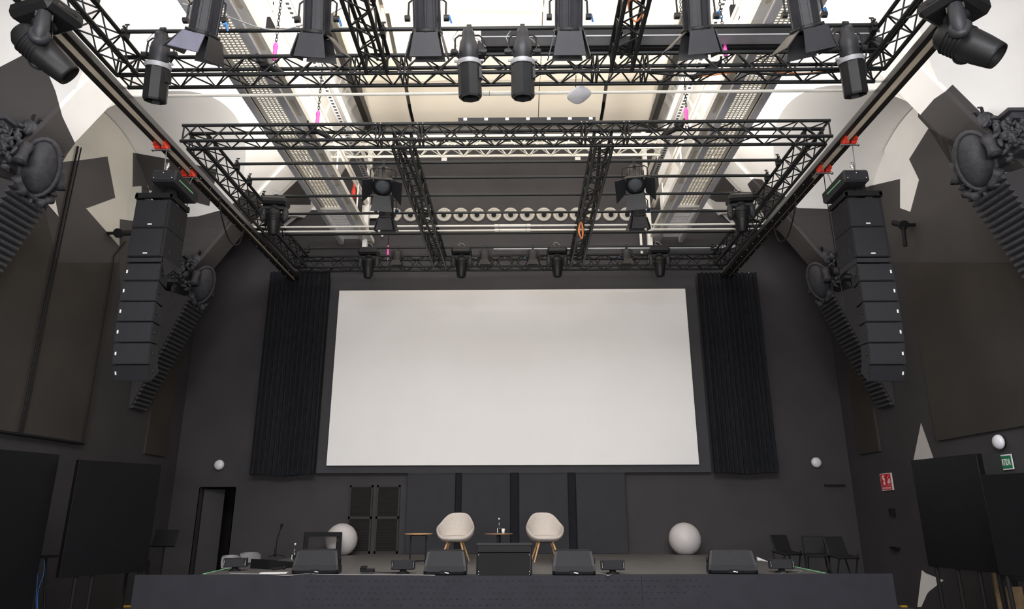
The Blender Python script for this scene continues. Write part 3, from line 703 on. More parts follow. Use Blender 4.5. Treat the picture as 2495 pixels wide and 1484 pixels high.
# ---------------------------------------------------------------- long case and light bar on the trusses
a = bp(1172, 92, Z=8.32); b = bp(2135, 92, Z=8.32)
t = thing('projection_screen_case', 'long grey and black roller screen case lying on the nearer truss', 'roller screen case', ((a.x+b.x)/2, 8.3, 8.3)); L = b.x-a.x
m = MB(); m.bb((-L/2, -.17, .02), (L/2, .17, .15)); m.build('housing', 'fix', t)
m = MB(); m.bb((-L/2, -.17, 0), (L/2, .03, .02)); m.build('bottom_cover', 'steel_grey', t)
m = MB(); m.bb((-L/2, .06, -.03), (L/2, .17, .02)); m.build('bottom_bar', 'black', t)
for s in (-1, 1): m = MB(); m.bb((s*L/2-.05, -.10, -.21), (s*L/2+.05, .10, 0)); m.build('hanging_bracket', 'fix', t)
c = at(1285, 289, T2Y); xa, xb_ = at(1117, 289, T2Y).x, at(1450, 289, T2Y).x
t = thing('led_batten', 'black light bar lying on middle of the farther truss', 'light bar', (c.x, T2Y, 8.19))
m = MB(); m.bb((xa-c.x, -.05, -.04), (xb_-c.x, .05, .05)); m.build('housing', 'fix_grey', t)
for k in range(7):
    m = MB(); x = xa-c.x+.12+k*(xb_-xa-.2)/6; m.bb((x-.03, -.07, -.01), (x+.03, -.05, .035)); m.build('connector', 'white', t)
# white access point
q = at(1408, 222, 9.0)
t = thing('access_point', 'pale grey rounded wireless access point hanging under the nearer truss', 'access point', (q.x, 8.9, 7.98))
m = MB()
rows = []
for zz, r in ((0, .10), (-.015, .155), (-.04, .165), (-.055, .15), (-.062, .0)):
    rows.append([V((r*(abs(math.cos(2*PI*k/32))**.7)*math.copysign(1, math.cos(2*PI*k/32)), r*(abs(math.sin(2*PI*k/32))**.7)*math.copysign(1, math.sin(2*PI*k/32)), zz)) for k in range(32)])
R45 = Rz(PI/4).to_3x3() @ Rx(-.25).to_3x3()
m.sheet([[R45 @ p+V((0, 0, -.08)) for p in r] for r in rows], closed=True); m.add([R45 @ p+V((0, 0, -.08)) for p in rows[0]], [tuple(range(32))]); m.build('casing', 'lamp_white', t)
m = MB(); m.tube([(-.05, -.02, -.05), (-.06, -.3, .02)], .006, 6); m.tube([(.03, -.02, -.05), (.04, -.3, .02)], .008, 6); m.build('hanger', 'fix', t)
# cables in and along the trusses
def cable(name, label, pts, r=.008, mt='fix', cat='cable', group=None, n=40):
    P = [V(p) for p in pts]; out = []
    for i in range(len(P)-1):
        p0 = P[max(i-1, 0)]; p1 = P[i]; p2 = P[i+1]; p3 = P[min(i+2, len(P)-1)]
        k = max(3, n//(len(P)-1))
        for j in range(k):
            t = j/k; out.append(.5*((2*p1)+(p2-p0)*t+(2*p0-5*p1+4*p2-p3)*t*t+(3*p1-p0-3*p2+p3)*t**3))
    out.append(P[-1]); m = MB(); m.tube(out, r, 6); return tag(m.build(name, mt, loc=P[0]), label, cat, group)
cable('orange_cable', 'orange cable coiled at top of right middle truss arm', [(1.3, 7.0, 7.95), (1.45, 6.9, 7.85), (1.6, 7.0, 8.05), (1.4, 7.15, 8.05), (1.5, 7.3, 7.86), (1.62, 7.0, 7.9), (1.7, 6.7, 8.1)], .012, 'orange')
cable('orange_cable', 'orange cable lying along right half of the nearer truss', [(1.9, 8.35, 7.84), (2.6, 8.4, 7.83), (3.3, 8.3, 7.84), (4.1, 8.4, 7.86), (4.7, 8.3, 7.9)], .011, 'orange')
q = at(1413, 498, 13.3)
cable('orange_cable', 'orange cable bundle hanging from right middle truss arm over the stage', [(q.x, 13.3, 7.75), (q.x-.05, 13.3, 7.55), (q.x+.02, 13.3, 7.38), (q.x+.05, 13.3, 7.6), (q.x, 13.3, 7.75), (q.x-.03, 13.3, 7.5), (q.x+.03, 13.3, 7.4), (q.x+.03, 13.3, 7.72)], .014, 'orange')
cable('power_cable', 'black cable sagging along right half of the nearer truss', [(1.7, 8.3, 7.85), (2.4, 8.35, 7.80), (3.0, 8.3, 7.83), (3.8, 8.35, 7.80), (4.9, 8.3, 7.85)], .016)
cable('power_cable', 'black cable draped in middle of the nearer truss', [(-1.7, 8.3, 7.95), (-1.2, 8.35, 7.86), (-.5, 8.3, 7.93), (.2, 8.35, 7.84), (1.1, 8.3, 7.9)], .010)
cable('power_cable', 'thin cable strung between the two leftmost barn-door spotlights', [(-4.3, 7.3, 8.2), (-3.9, 7.4, 8.14), (-3.2, 7.5, 7.95), (-2.6, 7.4, 8.0), (-2.2, 7.3, 8.14)], .008, 'grey_cable')
for k, xx in enumerate((IL, IR)):
    cable('power_cable', 'black cable bundle inside the %s middle arm of the nearer truss' % ('left', 'right')[k], [(xx-.05, 5.2, 7.95), (xx+.05, 6.2, 7.88), (xx-.04, 7.0, 7.95), (xx+.05, 7.6, 7.86), (xx, 8.2, 8.0)], .022)
    cable('power_cable', 'black cable bundle inside the %s middle arm of the farther truss' % ('left', 'right')[k], [(xx-.05, 10.4, 7.95), (xx+.05, 12.0, 7.9), (xx-.04, 13.5, 7.95), (xx+.05, 15.0, 7.88), (xx, 16.0, 7.95)], .03)
a_, b_ = at(1180, 70, 8.5), at(1480, 92, 8.5)
cable('power_cable', 'thick black corrugated cable leading to the roller screen case', [a_, at(1260, 78, 8.5), at(1345, 90, 8.5), b_], .035, 'fix')
for sd, x0 in (('left', -5.83), ('right', 5.40)):
    s = 1 if sd == 'left' else -1
    cable('cable_loop', 'black cable loop hanging from the %s beam beyond the loudspeakers' % sd, [(x0, 12.2, 7.8), (x0+s*.02, 12.35, 7.5), (x0+s*.02, 12.8, 7.2), (x0, 13.3, 7.3), (x0, 13.5, 7.75)], .014)
    cable('cable_loop', 'black cable running down the %s beam to the loudspeakers' % sd, [(x0-s*.1, 11.2, 7.8), (x0-s*.1, 11.22, 7.2), (x0-s*.1, 11.2, 6.2), (x0-s*.12, 11.2, 5.2)], .008, 'fix')

# ---------------------------------------------------------------- catwalks
def catwalk(sd):
    s = -1 if sd == 'left' else 1
    def X(x): return XS+s*(abs(x-XS)) 
    xo, xi = XS+s*4.63, XS+s*4.0; z = 9.0; y0, y1 = 3.0, 17.5
    t = thing('catwalk', 'white grated ceiling catwalk on the %s side' % sd, 'catwalk', (XS+s*4.3, 10, z)); o = V(t.location)
    def B(name, a, b, mt): m = MB(); m.bb(V(a)-o, V(b)-o); return m.build(name, mt, t)
    B('outer_beam', (xo-.05, y0, z-.02), (xo+.05, y1, z+.16), 'catgrey')
    B('inner_beam', (xi-.06, y0, z-.02), (xi+.06, y1, z+.16), 'catgrey')
    xs = xi-s*.06
    m = MB(); m.bb(V((xs-s*.02, y0, z))-o, V((xs-s*.20, y1, z+.03))-o)
    m.bb(V((xs-s*.18, y0, z+.03))-o, V((xs-s*.20, y1, z+.12))-o); m.build('cable_channel', 'catwhite', t)
    for i in range(15):
        y = y0+1+i*.95; m = MB(); m.add([V((xs-s*.06, y, z-.005))-o, V((xs-s*.14, y, z-.005))-o, V((xs-s*.14, y+.5, z-.005))-o, V((xs-s*.10, y+.55, z-.005))-o, V((xs-s*.06, y+.5, z-.005))-o], [(0, 1, 2, 3, 4)]); m.build('channel_slot', 'rail_cream', t, recalc=False)
    m = MB(); lo, hi = min(xo, xi)+.05, max(xo, xi)-.06
    n = int((15.2-y0)/.06)
    for i in range(n): y = y0+i*.06; m.bb(V((lo, y, z+.04))-o, V((hi, y+.032, z+.05))-o)
    for i in range(7): x = lo+(hi-lo)*(i+.5)/7; m.bb(V((x-.01, y0, z+.02))-o, V((x+.01, 15.2, z+.04))-o)
    m.build('floor_grating', 'grate', t)
    m = MB(); m.bb(V((lo, y0, z+.02))-o, V((lo+.10 if s < 0 else lo+.02, 15.2, z+.06))-o) if s < 0 else m.bb(V((hi-.10, y0, z+.02))-o, V((hi, 15.2, z+.06))-o); m.build('toe_board', 'cream', t)
    m = MB(); m.bb(V((lo, 15.2, z-.04))-o, V((hi, 15.3, z+.20))-o); m.build('end_beam', 'catwhite', t)
    m = MB() # open ladder rungs at the end by the wall
    for i in range(26):
        y = 15.5+i*.07; m.bb(V((lo+.06, y, z+.05))-o, V((hi-.06, y+.03, z+.08))-o)
    m.build('grille_bars', 'catgrey', t)
    # handrails
    m = MB(); zz = z+1.05; xr = xi-s*.10
    m.tube([V((xr, y0, zz))-o, V((xr, y1, zz))-o], .03, 8); m.tube([V((xo, y0, zz))-o, V((xo, y1, zz))-o], .03, 8)
    for i in range(8):
        for x in (xr, xo): m.tube([V((x, y0+1+i*2.0, z))-o, V((x, y0+1+i*2.0, zz))-o], .02, 6)
    m.build('handrail', 'catwhite', t)
    m = MB()
    for y in (7.5, 11.0, 14.4): m.tube([V((xo, y, z+.1))-o, V((xo, y, 9.9))-o], .02, 6)
    m.build('hanger_rod', 'catwhite', t)
catwalk('left'); catwalk('right')
# ceiling bearers beside the catwalks
for sd, s in (('left', -1), ('right', 1)):
    def xo(x): return XS+s*x
    for nm, lb, x, z, w, h, mt in (('ceiling_beam', 'long black ceiling beam on the %s side of the cream panels', 4.0, 12.35, .16, .28, 'rail_black'),
                                   ('cable_tray', 'perforated grey cable tray under the ceiling on the %s side', 3.88, 10.6, .13, .05, 'steel_grey'),
                                   ('ceiling_rail', 'pale square rail under the ceiling on the %s side', 3.70, 10.6, .07, .08, 'catwhite')):
        m = MB(); m.bb((xo(x)-w/2, 3, z), (xo(x)+w/2, 17.5, z+h)); o = tag(m.build(nm, mt, loc=(xo(x), 10, z)), lb % sd, nm.replace('_', ' '))
        if nm == 'cable_tray':
            m = MB()
            for i in range(120): m.bb((-.03, -7+i*.12, -.004), (.03, -6.95+i*.12, .002))
            m.build('slots', 'black', o)
    m = MB(); a = V((xo(3.95), 3.0, 10.0)); b = V((xo(3.95), 17.4, 10.0)); m.tube([a, b], .035, 10); o = tag(m.build('ceiling_pipe', 'cream', loc=a), 'round cream pipe running along the %s catwalk' % sd, 'pipe')
    for k in range(5): m = MB(); m.tube([V((0, 1.5+k*2.2, 0)), V((0, 1.54+k*2.2, 0))], .038, 10); m.build('band', 'black', o)
    # white posts and boards by the wall
    px = at(895 if s < 0 else 1578, 500, 17.2).x
    m = MB(); m.bb((px-.06, 17.15, 8.2), (px+.06, 17.3, 12.2)); tag(m.build('wall_post', 'catwhite', loc=(px, 17.2, 8.2)), 'white post on the dark upper wall, %s side' % sd, 'post')
c1, c2 = at(883, 500, 17.4), at(936, 531, 17.4)
m = MB(); m.bb((c1.x, 17.4, c2.z), (c2.x, 17.44, c1.z)); m.bb((c2.x-.05, 17.4, c2.z-.55), (c2.x, 17.44, c2.z)); tag(m.build('white_board', 'catwhite', loc=(c1.x, 17.42, c2.z)), 'small white board left of the row of round nozzles', 'board')
c1 = at(1556, 503, 17.4); m = MB(); m.bb((c1.x-.02, 17.4, 8.6), (c1.x+.04, 17.44, c1.z)); m.bb((c1.x-.02, 17.4, c1.z-.05), (c1.x+.14, 17.44, c1.z)); tag(m.build('white_bracket', 'catwhite', loc=c1), 'thin white bracket right of the row of round nozzles', 'bracket')
# pale lattice truss high at the back
t = thing('lattice_girder', 'pale lattice girder high in front of the dark upper wall', 'girder', (0, 0, 0))
a, b = at(780, 374, 15.4), at(1612, 366, 15.4)
truss(t, (a.x, 15.4, a.z), (b.x, 15.4, a.z), .36, .36, 'pipe_white', .55, .035, .014, name='girder_section')
# air nozzles
for k in range(15):
    x = 960+(1528-960)*k/14; c = at(x, 522-.1*k, 17.52)
    t = thing('air_nozzle', 'round white air nozzle on the upper wall, number %d of fifteen from the left' % (k+1), 'air nozzle', (c.x, 17.58, c.z), 0, 'row of round air nozzles')
    t['label'] = 'round white air nozzle on the upper wall, %s' % (['leftmost of fifteen', 'second from left', 'third from left', 'fourth from left', 'fifth from left', 'sixth from left', 'seventh from left', 'middle one of fifteen', 'seventh from right', 'sixth from right', 'fifth from right', 'fourth from right', 'third from right', 'second from right', 'rightmost of fifteen'][k])
    m = MB(); m.lathe([(.205, 0), (.21, .03), (.17, .075), (.14, .05), (.10, -.0)], d=(0, -1, 0), n=28); m.build('ring', 'nozzle', t)
    dx = .04*math.sin(k*2.1); m = MB(); m.lathe([(.145, .04), (.12, .09), (.075, .13), (.06, .12)], (0, 0, 0), (dx, -1, -.45), n=24); m.build('swivel_cone', 'nozzle', t)
    m = MB(); m.lathe([(.0, .135), (.07, .135)], (0, 0, 0), (dx, -1, -.45), n=20); m.build('opening', 'black', t)
for i, x in enumerate((1082, 1408)):
    c = at(x, 387, 17.5); m = MB(); m.cbox((0, 0, 0), (.16, .07, .16), .01); o = m.build('wall_box', 'white'); o.location = (c.x, 17.55, c.z); tag(o, 'small white square box on the dark upper wall, %s one' % ('left', 'right')[i], 'wall box')
# cream ceiling panels
def cpan(x0, x1, y0, y1, z, label, drop=.0):
    t = thing('ceiling_panel', label, 'ceiling panel', ((x0+x1)/2, (y0+y1)/2, z), 0, 'cream ceiling panels'); w, l = (x1-x0)/2, (y1-y0)/2
    m = MB(); n = 10
    bot = [[V((-w+2*w*i/n, yy, -.10+.06*math.cos((-1+2*i/n)*PI/2)+dz)) for i in range(n+1)] for yy, dz in ((-l, .35), (l*.2, .06), (l, 0))]
    m.sheet(bot, smooth=True); top = [[p+V((0, 0, .08)) for p in r] for r in bot]; m.sheet(top)
    m.strip(bot[0], top[0]); m.strip(bot[-1], top[-1]); m.strip([r[0] for r in bot], [r[0] for r in top]); m.strip([r[-1] for r in bot], [r[-1] for r in top])
    m.build('panel', 'cream', t)
for r, (y0, y1) in enumerate(((15.5, 17.35), (12.95, 15.25), (10.4, 12.7), (7.9, 10.2))):
    rn = ('back row against the dark wall', 'second row from the back', 'third row from the back', 'row nearest the camera')[r]
    for k, (x0, x1) in enumerate(((-4.15, -3.02), (-2.92, .58), (.60, 2.32), (2.42, 3.75))):
        cpan(x0, x1, y0, y1, 12.65, 'cream ceiling panel, %s, %s of four' % (rn, ('leftmost', 'second from left', 'second from right', 'rightmost')[k]))
# hanging floodlights over the catwalks (the little black boxes)
for lb, x, y in (('small black floodlight box above left catwalk', 660, 60), ('small black floodlight box above right catwalk', 1790, 30)):
    c = at(x, y, 10.5); m = MB(); m.cbox((0, 0, 0), (.16, .10, .30), .02); m.tube([(0, 0, .15), (0, 0, .5)], .01, 6); o = m.build('floodlight', 'black'); o.location = c; tag(o, lb, 'floodlight')
# red extinguisher-like tag on the post
c = at(862, 466, 16.8); m = MB(); m.lathe([(0, .22), (.025, .2), (.03, .12), (.06, 0), (.055, -.2), (0, -.22)], n=12); m.tube([(0, 0, .2), (-.05, 0, .32), (0, 0, .5)], .012, 6); o = m.build('red_pendant', 'red'); o.location = c; tag(o, 'small red hanging control grip beside the left catwalk', 'control grip')

c0, c1 = at(1203, 606, 15.9), at(1790, 606, 15.9)
m = MB(); m.bb((c0.x, 15.82, c0.z-.05), (c1.x, 15.98, c0.z+.03)); o = tag(m.build('equipment_bar', 'steel_grey', loc=(c0.x, 15.9, c0.z)), 'long grey box section behind the small spotlights, right of centre', 'box section')
# ================================================================ LOUDSPEAKER ARRAYS
def array(sd):
    s = -1 if sd == 'left' else 1
    YF = 10.35
    if sd == 'left': tl, tr = bp(333, 487, Y=YF), bp(418, 487, Y=YF)
    else: tl, tr = bp(2062, 482, Y=YF), bp(2146, 480, Y=YF)
    w = tr.x-tl.x; xc = (tl.x+tr.x)/2; z0 = tl.z
    t = thing('line_array_loudspeaker', 'tall black line array of loudspeakers hanging from the %s beam' % sd, 'loudspeaker', (xc, YF, z0), 0, 'hanging line arrays')
    D = .58
    M0 = Mx()
    m = MB() # flying frame on top
    m.bb((-w/2-.02, -.02, .03), (w/2+.02, .03, .12)); m.bb((-w/2-.02, D-.05, .03), (w/2+.02, D, .12))
    for q in (-1, 1): m.bb((q*w/2-.025, -.02, .02), (q*w/2+.025, D, .10))
    m.bb((-.09, .03, .06), (.09, D-.05, .16)); m.bb((-.13, .12, .10), (.13, .40, .42)); m.build('flying_frame', 'fix', t)
    m = MB()
    for q in (-.06, .06): m.tube([(q, .2, .15), (q, .2, .34)], .022, 8); m.ell((q, .2, .36), (.04, .03, .05), 8)
    m.build('shackle', 'chrome', t)
    zb0 = bp(310 if s < 0 else 2170, 626, Y=YF).z-z0
    h = zb0/2
    for k in range(2): # two big boxes
        za, zb_ = h*k-.005, h*(k+1)+.005
        m = MB(); m.bb((-w/2, 0, zb_), (w/2, D, za)); cab = m.build('bass_cabinet', 'spk', t)
        m = MB(); m.bb((-w/2+.015, -.012, zb_+.012), (w/2-.05, .0, za-.012)); m.build('grille', 'grille', cab)
        m = MB(); m.bb((-.035, -.018, zb_+.045), (.035, -.012, zb_+.065)); m.build('badge', 'white', cab)
        m = MB()
        for q in range(3): m.bb((-s*(w/2)-.004 if s < 0 else -w/2-.004, .16+q*.14, zb_+.1), (-s*(w/2)+.004 if s < 0 else -w/2+.004, .19+q*.14, zb_+.2))
        m.build('rigging_slot', 'fix_grey', cab)
    m = MB(); m.bb((-w/2+.01, .0, zb0-.085), (w/2-.01, .05, zb0-.015)); m.bb((-w/2, .02, zb0-.10), (-w/2+.03, D, zb0)); m.bb((w/2-.03, .02, zb0-.10), (w/2, D, zb0)); m.prism([(0, 0), (D-.1, 0), (.12, -.28), (0, -.1)], (-s*(w/2-.01), .02, zb0-.0), (0, 1, 0), (0, 0, 1), .02); m.build('link_frame', 'fix_grey', t)
    # six small boxes curving backwards
    ys = [640, 684, 734, 783, 833, 886, 921]
    P = V((0, .01, zb0-.10)); ang = 0
    zz = [bp(300 if s < 0 else 2180, y, Y=YF).z-z0 for y in ys]
    angs = [2, 0, -2, -5, -9, -26]
    hh = [abs(zz[i+1]-zz[i]) for i in range(6)]
    hh[5] = .27
    for k in range(6):
        a = math.radians(angs[k]); R = Rx(-a*1.0)
        hk = hh[k]; M = T(*P) @ R
        m = MB(M); dep = .42; wb_ = w*.68
        # trapezoid cabinet, narrower at the back
        ex = .012
        vs = [(-w/2, 0, -ex), (w/2, 0, -ex), (wb_/2, dep, -ex-.02), (-wb_/2, dep, -ex-.02), (-w/2, 0, -hk+ex*.3), (w/2, 0, -hk+ex*.3), (wb_/2, dep, -hk+.03), (-wb_/2, dep, -hk+.03)]
        m.add(vs, [(0, 1, 2, 3), (7, 6, 5, 4), (0, 4, 5, 1), (1, 5, 6, 2), (2, 6, 7, 3), (3, 7, 4, 0)]); cab = m.build('top_cabinet', 'spk', t)
        m = MB(M); m.bb((-w/2+.012, -.010, -hk+.014), (w/2-.012, 0, -ex-.008)); m.build('grille', 'grille', cab)
        m = MB(M); x = s*(w/2-.05); m.bb((x-.011, -.017, -hk/2-.026), (x+.011, -.010, -hk/2+.026)); m.build('badge', 'white', cab)
        m = MB(M); x = -s*(w/2-.03); m.box((x+(-s)*.0, .12, -hk/2), (.03, .04, .05)); m.ell((x-s*.01, .10, -hk/2), (.022, .018, .022), 8); m.build('rigging_pin', 'fix', cab)
        P = M @ V((0, 0, -hk))
    # hoist motor above, slung from the beam
    q = bp(405 if s < 0 else 2080, 432, Y=10.3)
    t2_ = thing('chain_hoist', 'grey box-shaped chain hoist above the %s line array' % sd, 'chain hoist', (q.x, 10.25, q.z), 0, 'chain hoists')
    m = MB(T(0, .38, -.02) @ Rx(-.03)); m.cbox((0, 0, 0), (.42, .85, .22), .03); m.build('motor_body', 'fix_grey', t2_)
    m = MB(T(0, .38, -.02)); m.box((-s*.213, -.05, -.02), (.005, .5, .02)); m.build('stripe', 'green_tape', t2_)
    m = MB()
    for x in (-.15, .0, .15): m.ell((x, -.055, .03 if x == 0 else -.06), (.014, .01, .014), 8)
    m.build('screws', 'chrome', t2_)
    m = MB(); m.tube([(0, .02, .08), (0, .02, .22)], .02, 8); m.tube([(0, .65, .08), (0, .75, .25)], .02, 8); m.ell((0, .02, .2), (.05, .02, .07), 8); m.build('hook', 'chrome', t2_)
    m = MB(); m.tube([(s*.02, .0, .09), (s*.04, -.0, 7.77-q.z)], .008, 6); m.tube([(s*.1, .85, .05), (0, .92, 7.77-q.z)], .008, 6); m.build('wire_sling', 'steel_grey', t2_)
    m = MB(); m.lathe([(0, 0), (.10, 0), (.12, -.2), (.10, -.26), (0, -.26)], (0, .25, -.12), (0, 0, 1), 12); m.build('chain_bag', 'black', t2_)
array('left'); array('right')

# ================================================================ STAGE
ZS = 1.0
st = thing('stage', 'low black stage platform with dark front panel', 'stage', (XS, 11.4, 0))
m = MB(); o = V((XS, 11.4, 0))
m.bb(V((-5.05, 11.42, .93))-o, V((4.85, YB-.02, ZS))-o); m.build('deck', 'stage_black', st)
m = MB(); xs = [-6.02+(5.78+6.02)*i/24 for i in range(25)]
def yf(x): return 11.24+.24*((x-XS)/5.9)**2
m.strip([V((x, yf(x), 0))-o for x in xs], [V((x, yf(x), 1.005))-o for x in xs])
m.strip([V((x, yf(x), 1.005))-o for x in xs], [V((x, 11.52, 1.005))-o for x in xs])
m.strip([V((x, 11.52, 0))-o for x in xs], [V((x, 11.52, 1.005))-o for x in xs])
for x in (xs[0], xs[-1]): m.add([V((x, yf(x), 0))-o, V((x, 11.52, 0))-o, V((x, 11.52, 1.005))-o, V((x, yf(x), 1.005))-o], [(0, 1, 2, 3)])
m.build('front_panel', 'fascia', st)
m = MB()
rnd = random.Random(3)
for r in range(5):
    for i in range(62):
        if rnd.random() < .25: continue
        x = -3.3+i*.10+(.05 if r % 2 else 0); z = .93-r*.085
        m.bb(V((x-.018, yf(x)-.003, z-.003))-o, V((x+.018, yf(x)+.01, z+.003))-o)
m.build('perforations', 'black', st)
m = MB(); m.bb(V((1.85, yf(1.85)-.003, .3))-o, V((1.856, yf(1.85)+.01, 1.0))-o); m.build('panel_joint', 'black', st)
for lb, a, b in (('green edge tape on the stage floor at the left', (498, 1398), (585, 1378)), ('green edge tape on the stage floor at the right', (2008, 1396), (1936, 1381))):
    p, q = bp(*a, Z=ZS+.006), bp(*b, Z=ZS+.006); m = MB(); m.beam(p, q, .05, .006); tag(m.build('edge_tape', 'green_tape', loc=p), lb, 'tape')

# screen, backing, curtains
m = MB(); a, b = bp(806, 676, Y=17.42), bp(1702, 1152, Y=17.42)
m.bb((-5.02, 17.42, 2.88), (4.72, YB-.02, 8.05)); bk = tag(m.build('screen_backing', 'backing', loc=(XS, 17.5, 2.88)), 'dark flat panel framing the big white screen', 'backing panel')
m = MB(); m.bb((-4.755, 17.34, 3.06), (4.415, 17.42, 7.60)); sc_ = tag(m.build('projection_screen', 'screen', loc=(XS, 17.37, 3.06)), 'huge blank white projection screen over the stage', 'projection screen')
def curtain(x0, x1, z0, z1, sd, flare=0):
    m = MB(); n = 150; rows = []
    for zz, k in ((z1, 0), (z0+(z1-z0)*.6, .4), (z0+.3, .9), (z0, 1)):
        r = []
        for i in range(n+1):
            u = i/n; x = x0+(x1-x0)*u; r.append(V((x+flare*k*(u-.5), 17.22+.05*math.sin(u*2*PI*13)+.015*math.sin(u*71+k), zz+(.02*math.sin(u*9) if k == 1 else 0))))
        rows.append(r)
    m.sheet(rows); back = [[p+V((0, .10, 0)) for p in r] for r in rows]; m.sheet(back)
    m.strip(rows[-1], back[-1]); m.strip(rows[0], back[0]); m.strip([r[0] for r in rows], [r[0] for r in back]); m.strip([r[-1] for r in rows], [r[-1] for r in back])
    tag(m.build('stage_curtain', 'curtain', loc=((x0+x1)/2, 17.25, z0)), 'black pleated curtain %s of the projection screen' % sd, 'curtain')
curtain(-6.6, -5.03, 2.83, 8.1, 'left'); curtain(4.76, 6.3, 2.84, 8.0, 'right')
# tall flats behind the chairs, louvred doors
FL = [(990, 1108), (1124, 1243), (1265, 1385), (1405, 1527)]
for i, (a, b) in enumerate(FL):
    xa, xb2 = bp(a, 1250, Y=17.35).x, bp(b, 1250, Y=17.35).x
    t = thing('backdrop_panel', 'tall dark grey backdrop panel under the screen, %s of four' % ('leftmost', 'second from left', 'second from right', 'rightmost')[i], 'backdrop panel', ((xa+xb2)/2, 17.40, ZS), 0, 'backdrop panels'); w = (xb2-xa)/2
    m = MB(); m.cbox((0, 0, .93), (2*w, .14, 1.86), .012); m.build('panel_board', 'flat', t)
    m = MB(); m.bb((-w, -.085, 1.855), (w, .07, 1.87)); m.build('top_rail', 'backing', t)
    if i < 3:
        m = MB(); m.bb((w+.005, .02, 0), (w+.19, .10, 1.84)); m.build('gap_filler', 'curtain', t)
for i, (a, b) in enumerate(((848, 905), (915, 972))):
    xa, xb2 = bp(a, 1250, Y=17.5).x, bp(b, 1250, Y=17.5).x
    t = thing('louvred_shutter', 'dark louvred shutter on the back wall, %s one' % ('left', 'right')[i], 'shutter', ((xa+xb2)/2, 17.56, ZS), 0, 'louvred shutters'); w = (xb2-xa)/2; H = 1.60
    m = MB(); m.bb((-w, -.03, 0), (-w+.04, .03, H)); m.bb((w-.04, -.03, 0), (w, .03, H)); m.bb((-w, -.03, H-.05), (w, .03, H)); m.bb((-w, -.03, 0), (w, .03, .06)); m.bb((-w, -.03, .8), (w, .03, .86)); m.build('shutter_frame', 'louver', t)
    m = MB()
    for k in range(26): m.box((0, 0, .08+k*.058), (2*w-.08, .012, .05), Rx(.6).to_3x3())
    m.build('slats', 'louver', t)

# globes
for x, sd in ((832, 'left'), (1668.5, 'right')):
    c = bp(x, 1314, Y=17.05)
    t = thing('globe_lamp', 'big white globe lamp standing on the stage, %s one' % sd, 'globe lamp', (c.x, 17.05, ZS), 0, 'globe lamps'); R = .372
    m = MB(); prof = [(0, .0)]+[(R*math.sin(a), .335-R*math.cos(a)) for a in [math.radians(q) for q in range(26, 181, 7)]]
    prof = [(0, max(0, prof[1][1]))]+prof[1:]; m.lathe(prof, n=40); m.build('globe', 'globe', t)
    m = MB(); m.lathe([(0, 0), (.15, 0), (.15, .012), (0, .012)], n=24); m.build('base', 'black', t)

# ---------------------------------------------------------------- armchairs
def armchair(loc, rz, label):
    t = thing('armchair', label, 'armchair', loc, rz, 'pale tub armchairs')
    n = 64
    def sm(x): x = max(0, min(1, x)); return x*x*(3-2*x)
    def rim(a): # a = 0 at the back, pi at the front
        d = abs(a); 
        if d < math.radians(28): return .915-.012*(d/math.radians(28))**3
        if d < math.radians(34): return .903-.008*((d-math.radians(28))/math.radians(6))
        if d < math.radians(88): return .895-(.895-.655)*((math.sin(d)-math.sin(math.radians(34)))/(1-math.sin(math.radians(34))))**1.15
        return .655-(.655-.455)*sm((d-math.radians(88))/math.radians(62))
    rim0 = rim
    def rim(a):
        s_ = 0
        for k in range(-4, 5):
            b_ = (a+k*.06+PI) % (2*PI)-PI; s_ += rim0(b_)
        return s_/9+.008*max(0, math.cos(a))
    rows = []
    # stations: bottom centre -> outer wall -> rim -> inner wall -> seat
    ST = [('b', 0.0), ('b', .6), ('b', 1.0), ('o', .12), ('o', .3), ('o', .55), ('o', .8), ('o', .95), ('r', .3), ('r', .7), ('i', .95), ('i', .7), ('i', .4), ('i', .15), ('s', .9), ('s', .5), ('s', 0)]
    zbot = .37
    for kind, f in ST:
        r = []
        for i in range(n):
            a = -PI+2*PI*i/n; H = rim(a); dx, dy = math.sin(a), math.cos(a)
            ax = .385; ay = .34 if dy > 0 else .36
            # base footprint is much smaller than the rim at the arms
            lean = .055*(max(0, dy)**1.5)
            if kind == 'b': q = .60*f; z = zbot+.012*f*f
            elif kind == 'o': q = .60+(1-.60)*(math.sin(min(1, f*1.15)*PI/2)**.8); z = zbot+.012+(H-zbot-.012)*f**1.15
            elif kind == 'r': q = 1.0-.06*f-.01; z = H+.018*math.sin(PI*f)
            elif kind == 'i': q = .70+.22*(f**.6); z = .445+(H-.445)*f
            else: q = .70*f; z = .44+.005*(1-f)
            zr = (z-zbot)/(.9-zbot)
            r.append(V((dx*ax*q, dy*ay*q+(lean*zr*2 if kind != 's' else 0)+(.02 if dy > 0 else 0)*0, z)))
        rows.append(r)
    m = MB(); m.sheet(rows, closed=True); shell = m.build('shell', 'fabric', t)
    sd_ = shell.modifiers.new('s', 'SUBSURF'); sd_.levels = 1; sd_.render_levels = 2
    m = MB(); rows = []
    for f, z in ((0, .43), (.8, .43), (.97, .445), (1, .465), (.97, .485), (.8, .497), (.4, .503), (0, .505)):
        rows.append([V((math.sin(2*PI*i/40)*.262*f, math.cos(2*PI*i/40)*.245*f-.005, z)) for i in range(40)])
    m.sheet(rows, closed=True); m.build('seat_cushion', 'fabric', t)
    for sx, sy in ((1, 1), (1, -1), (-1, 1), (-1, -1)):
        m = MB(); m.tube([(sx*.13, sy*.12, .385), (sx*.255, sy*.25, 0)], .021, 14, r2=.013); m.build('leg', 'wood', t)
    m = MB(); m.box((0, 0, .372), (.30, .28, .02)); m.build('leg_plate', 'black', t)
YC = 14.55
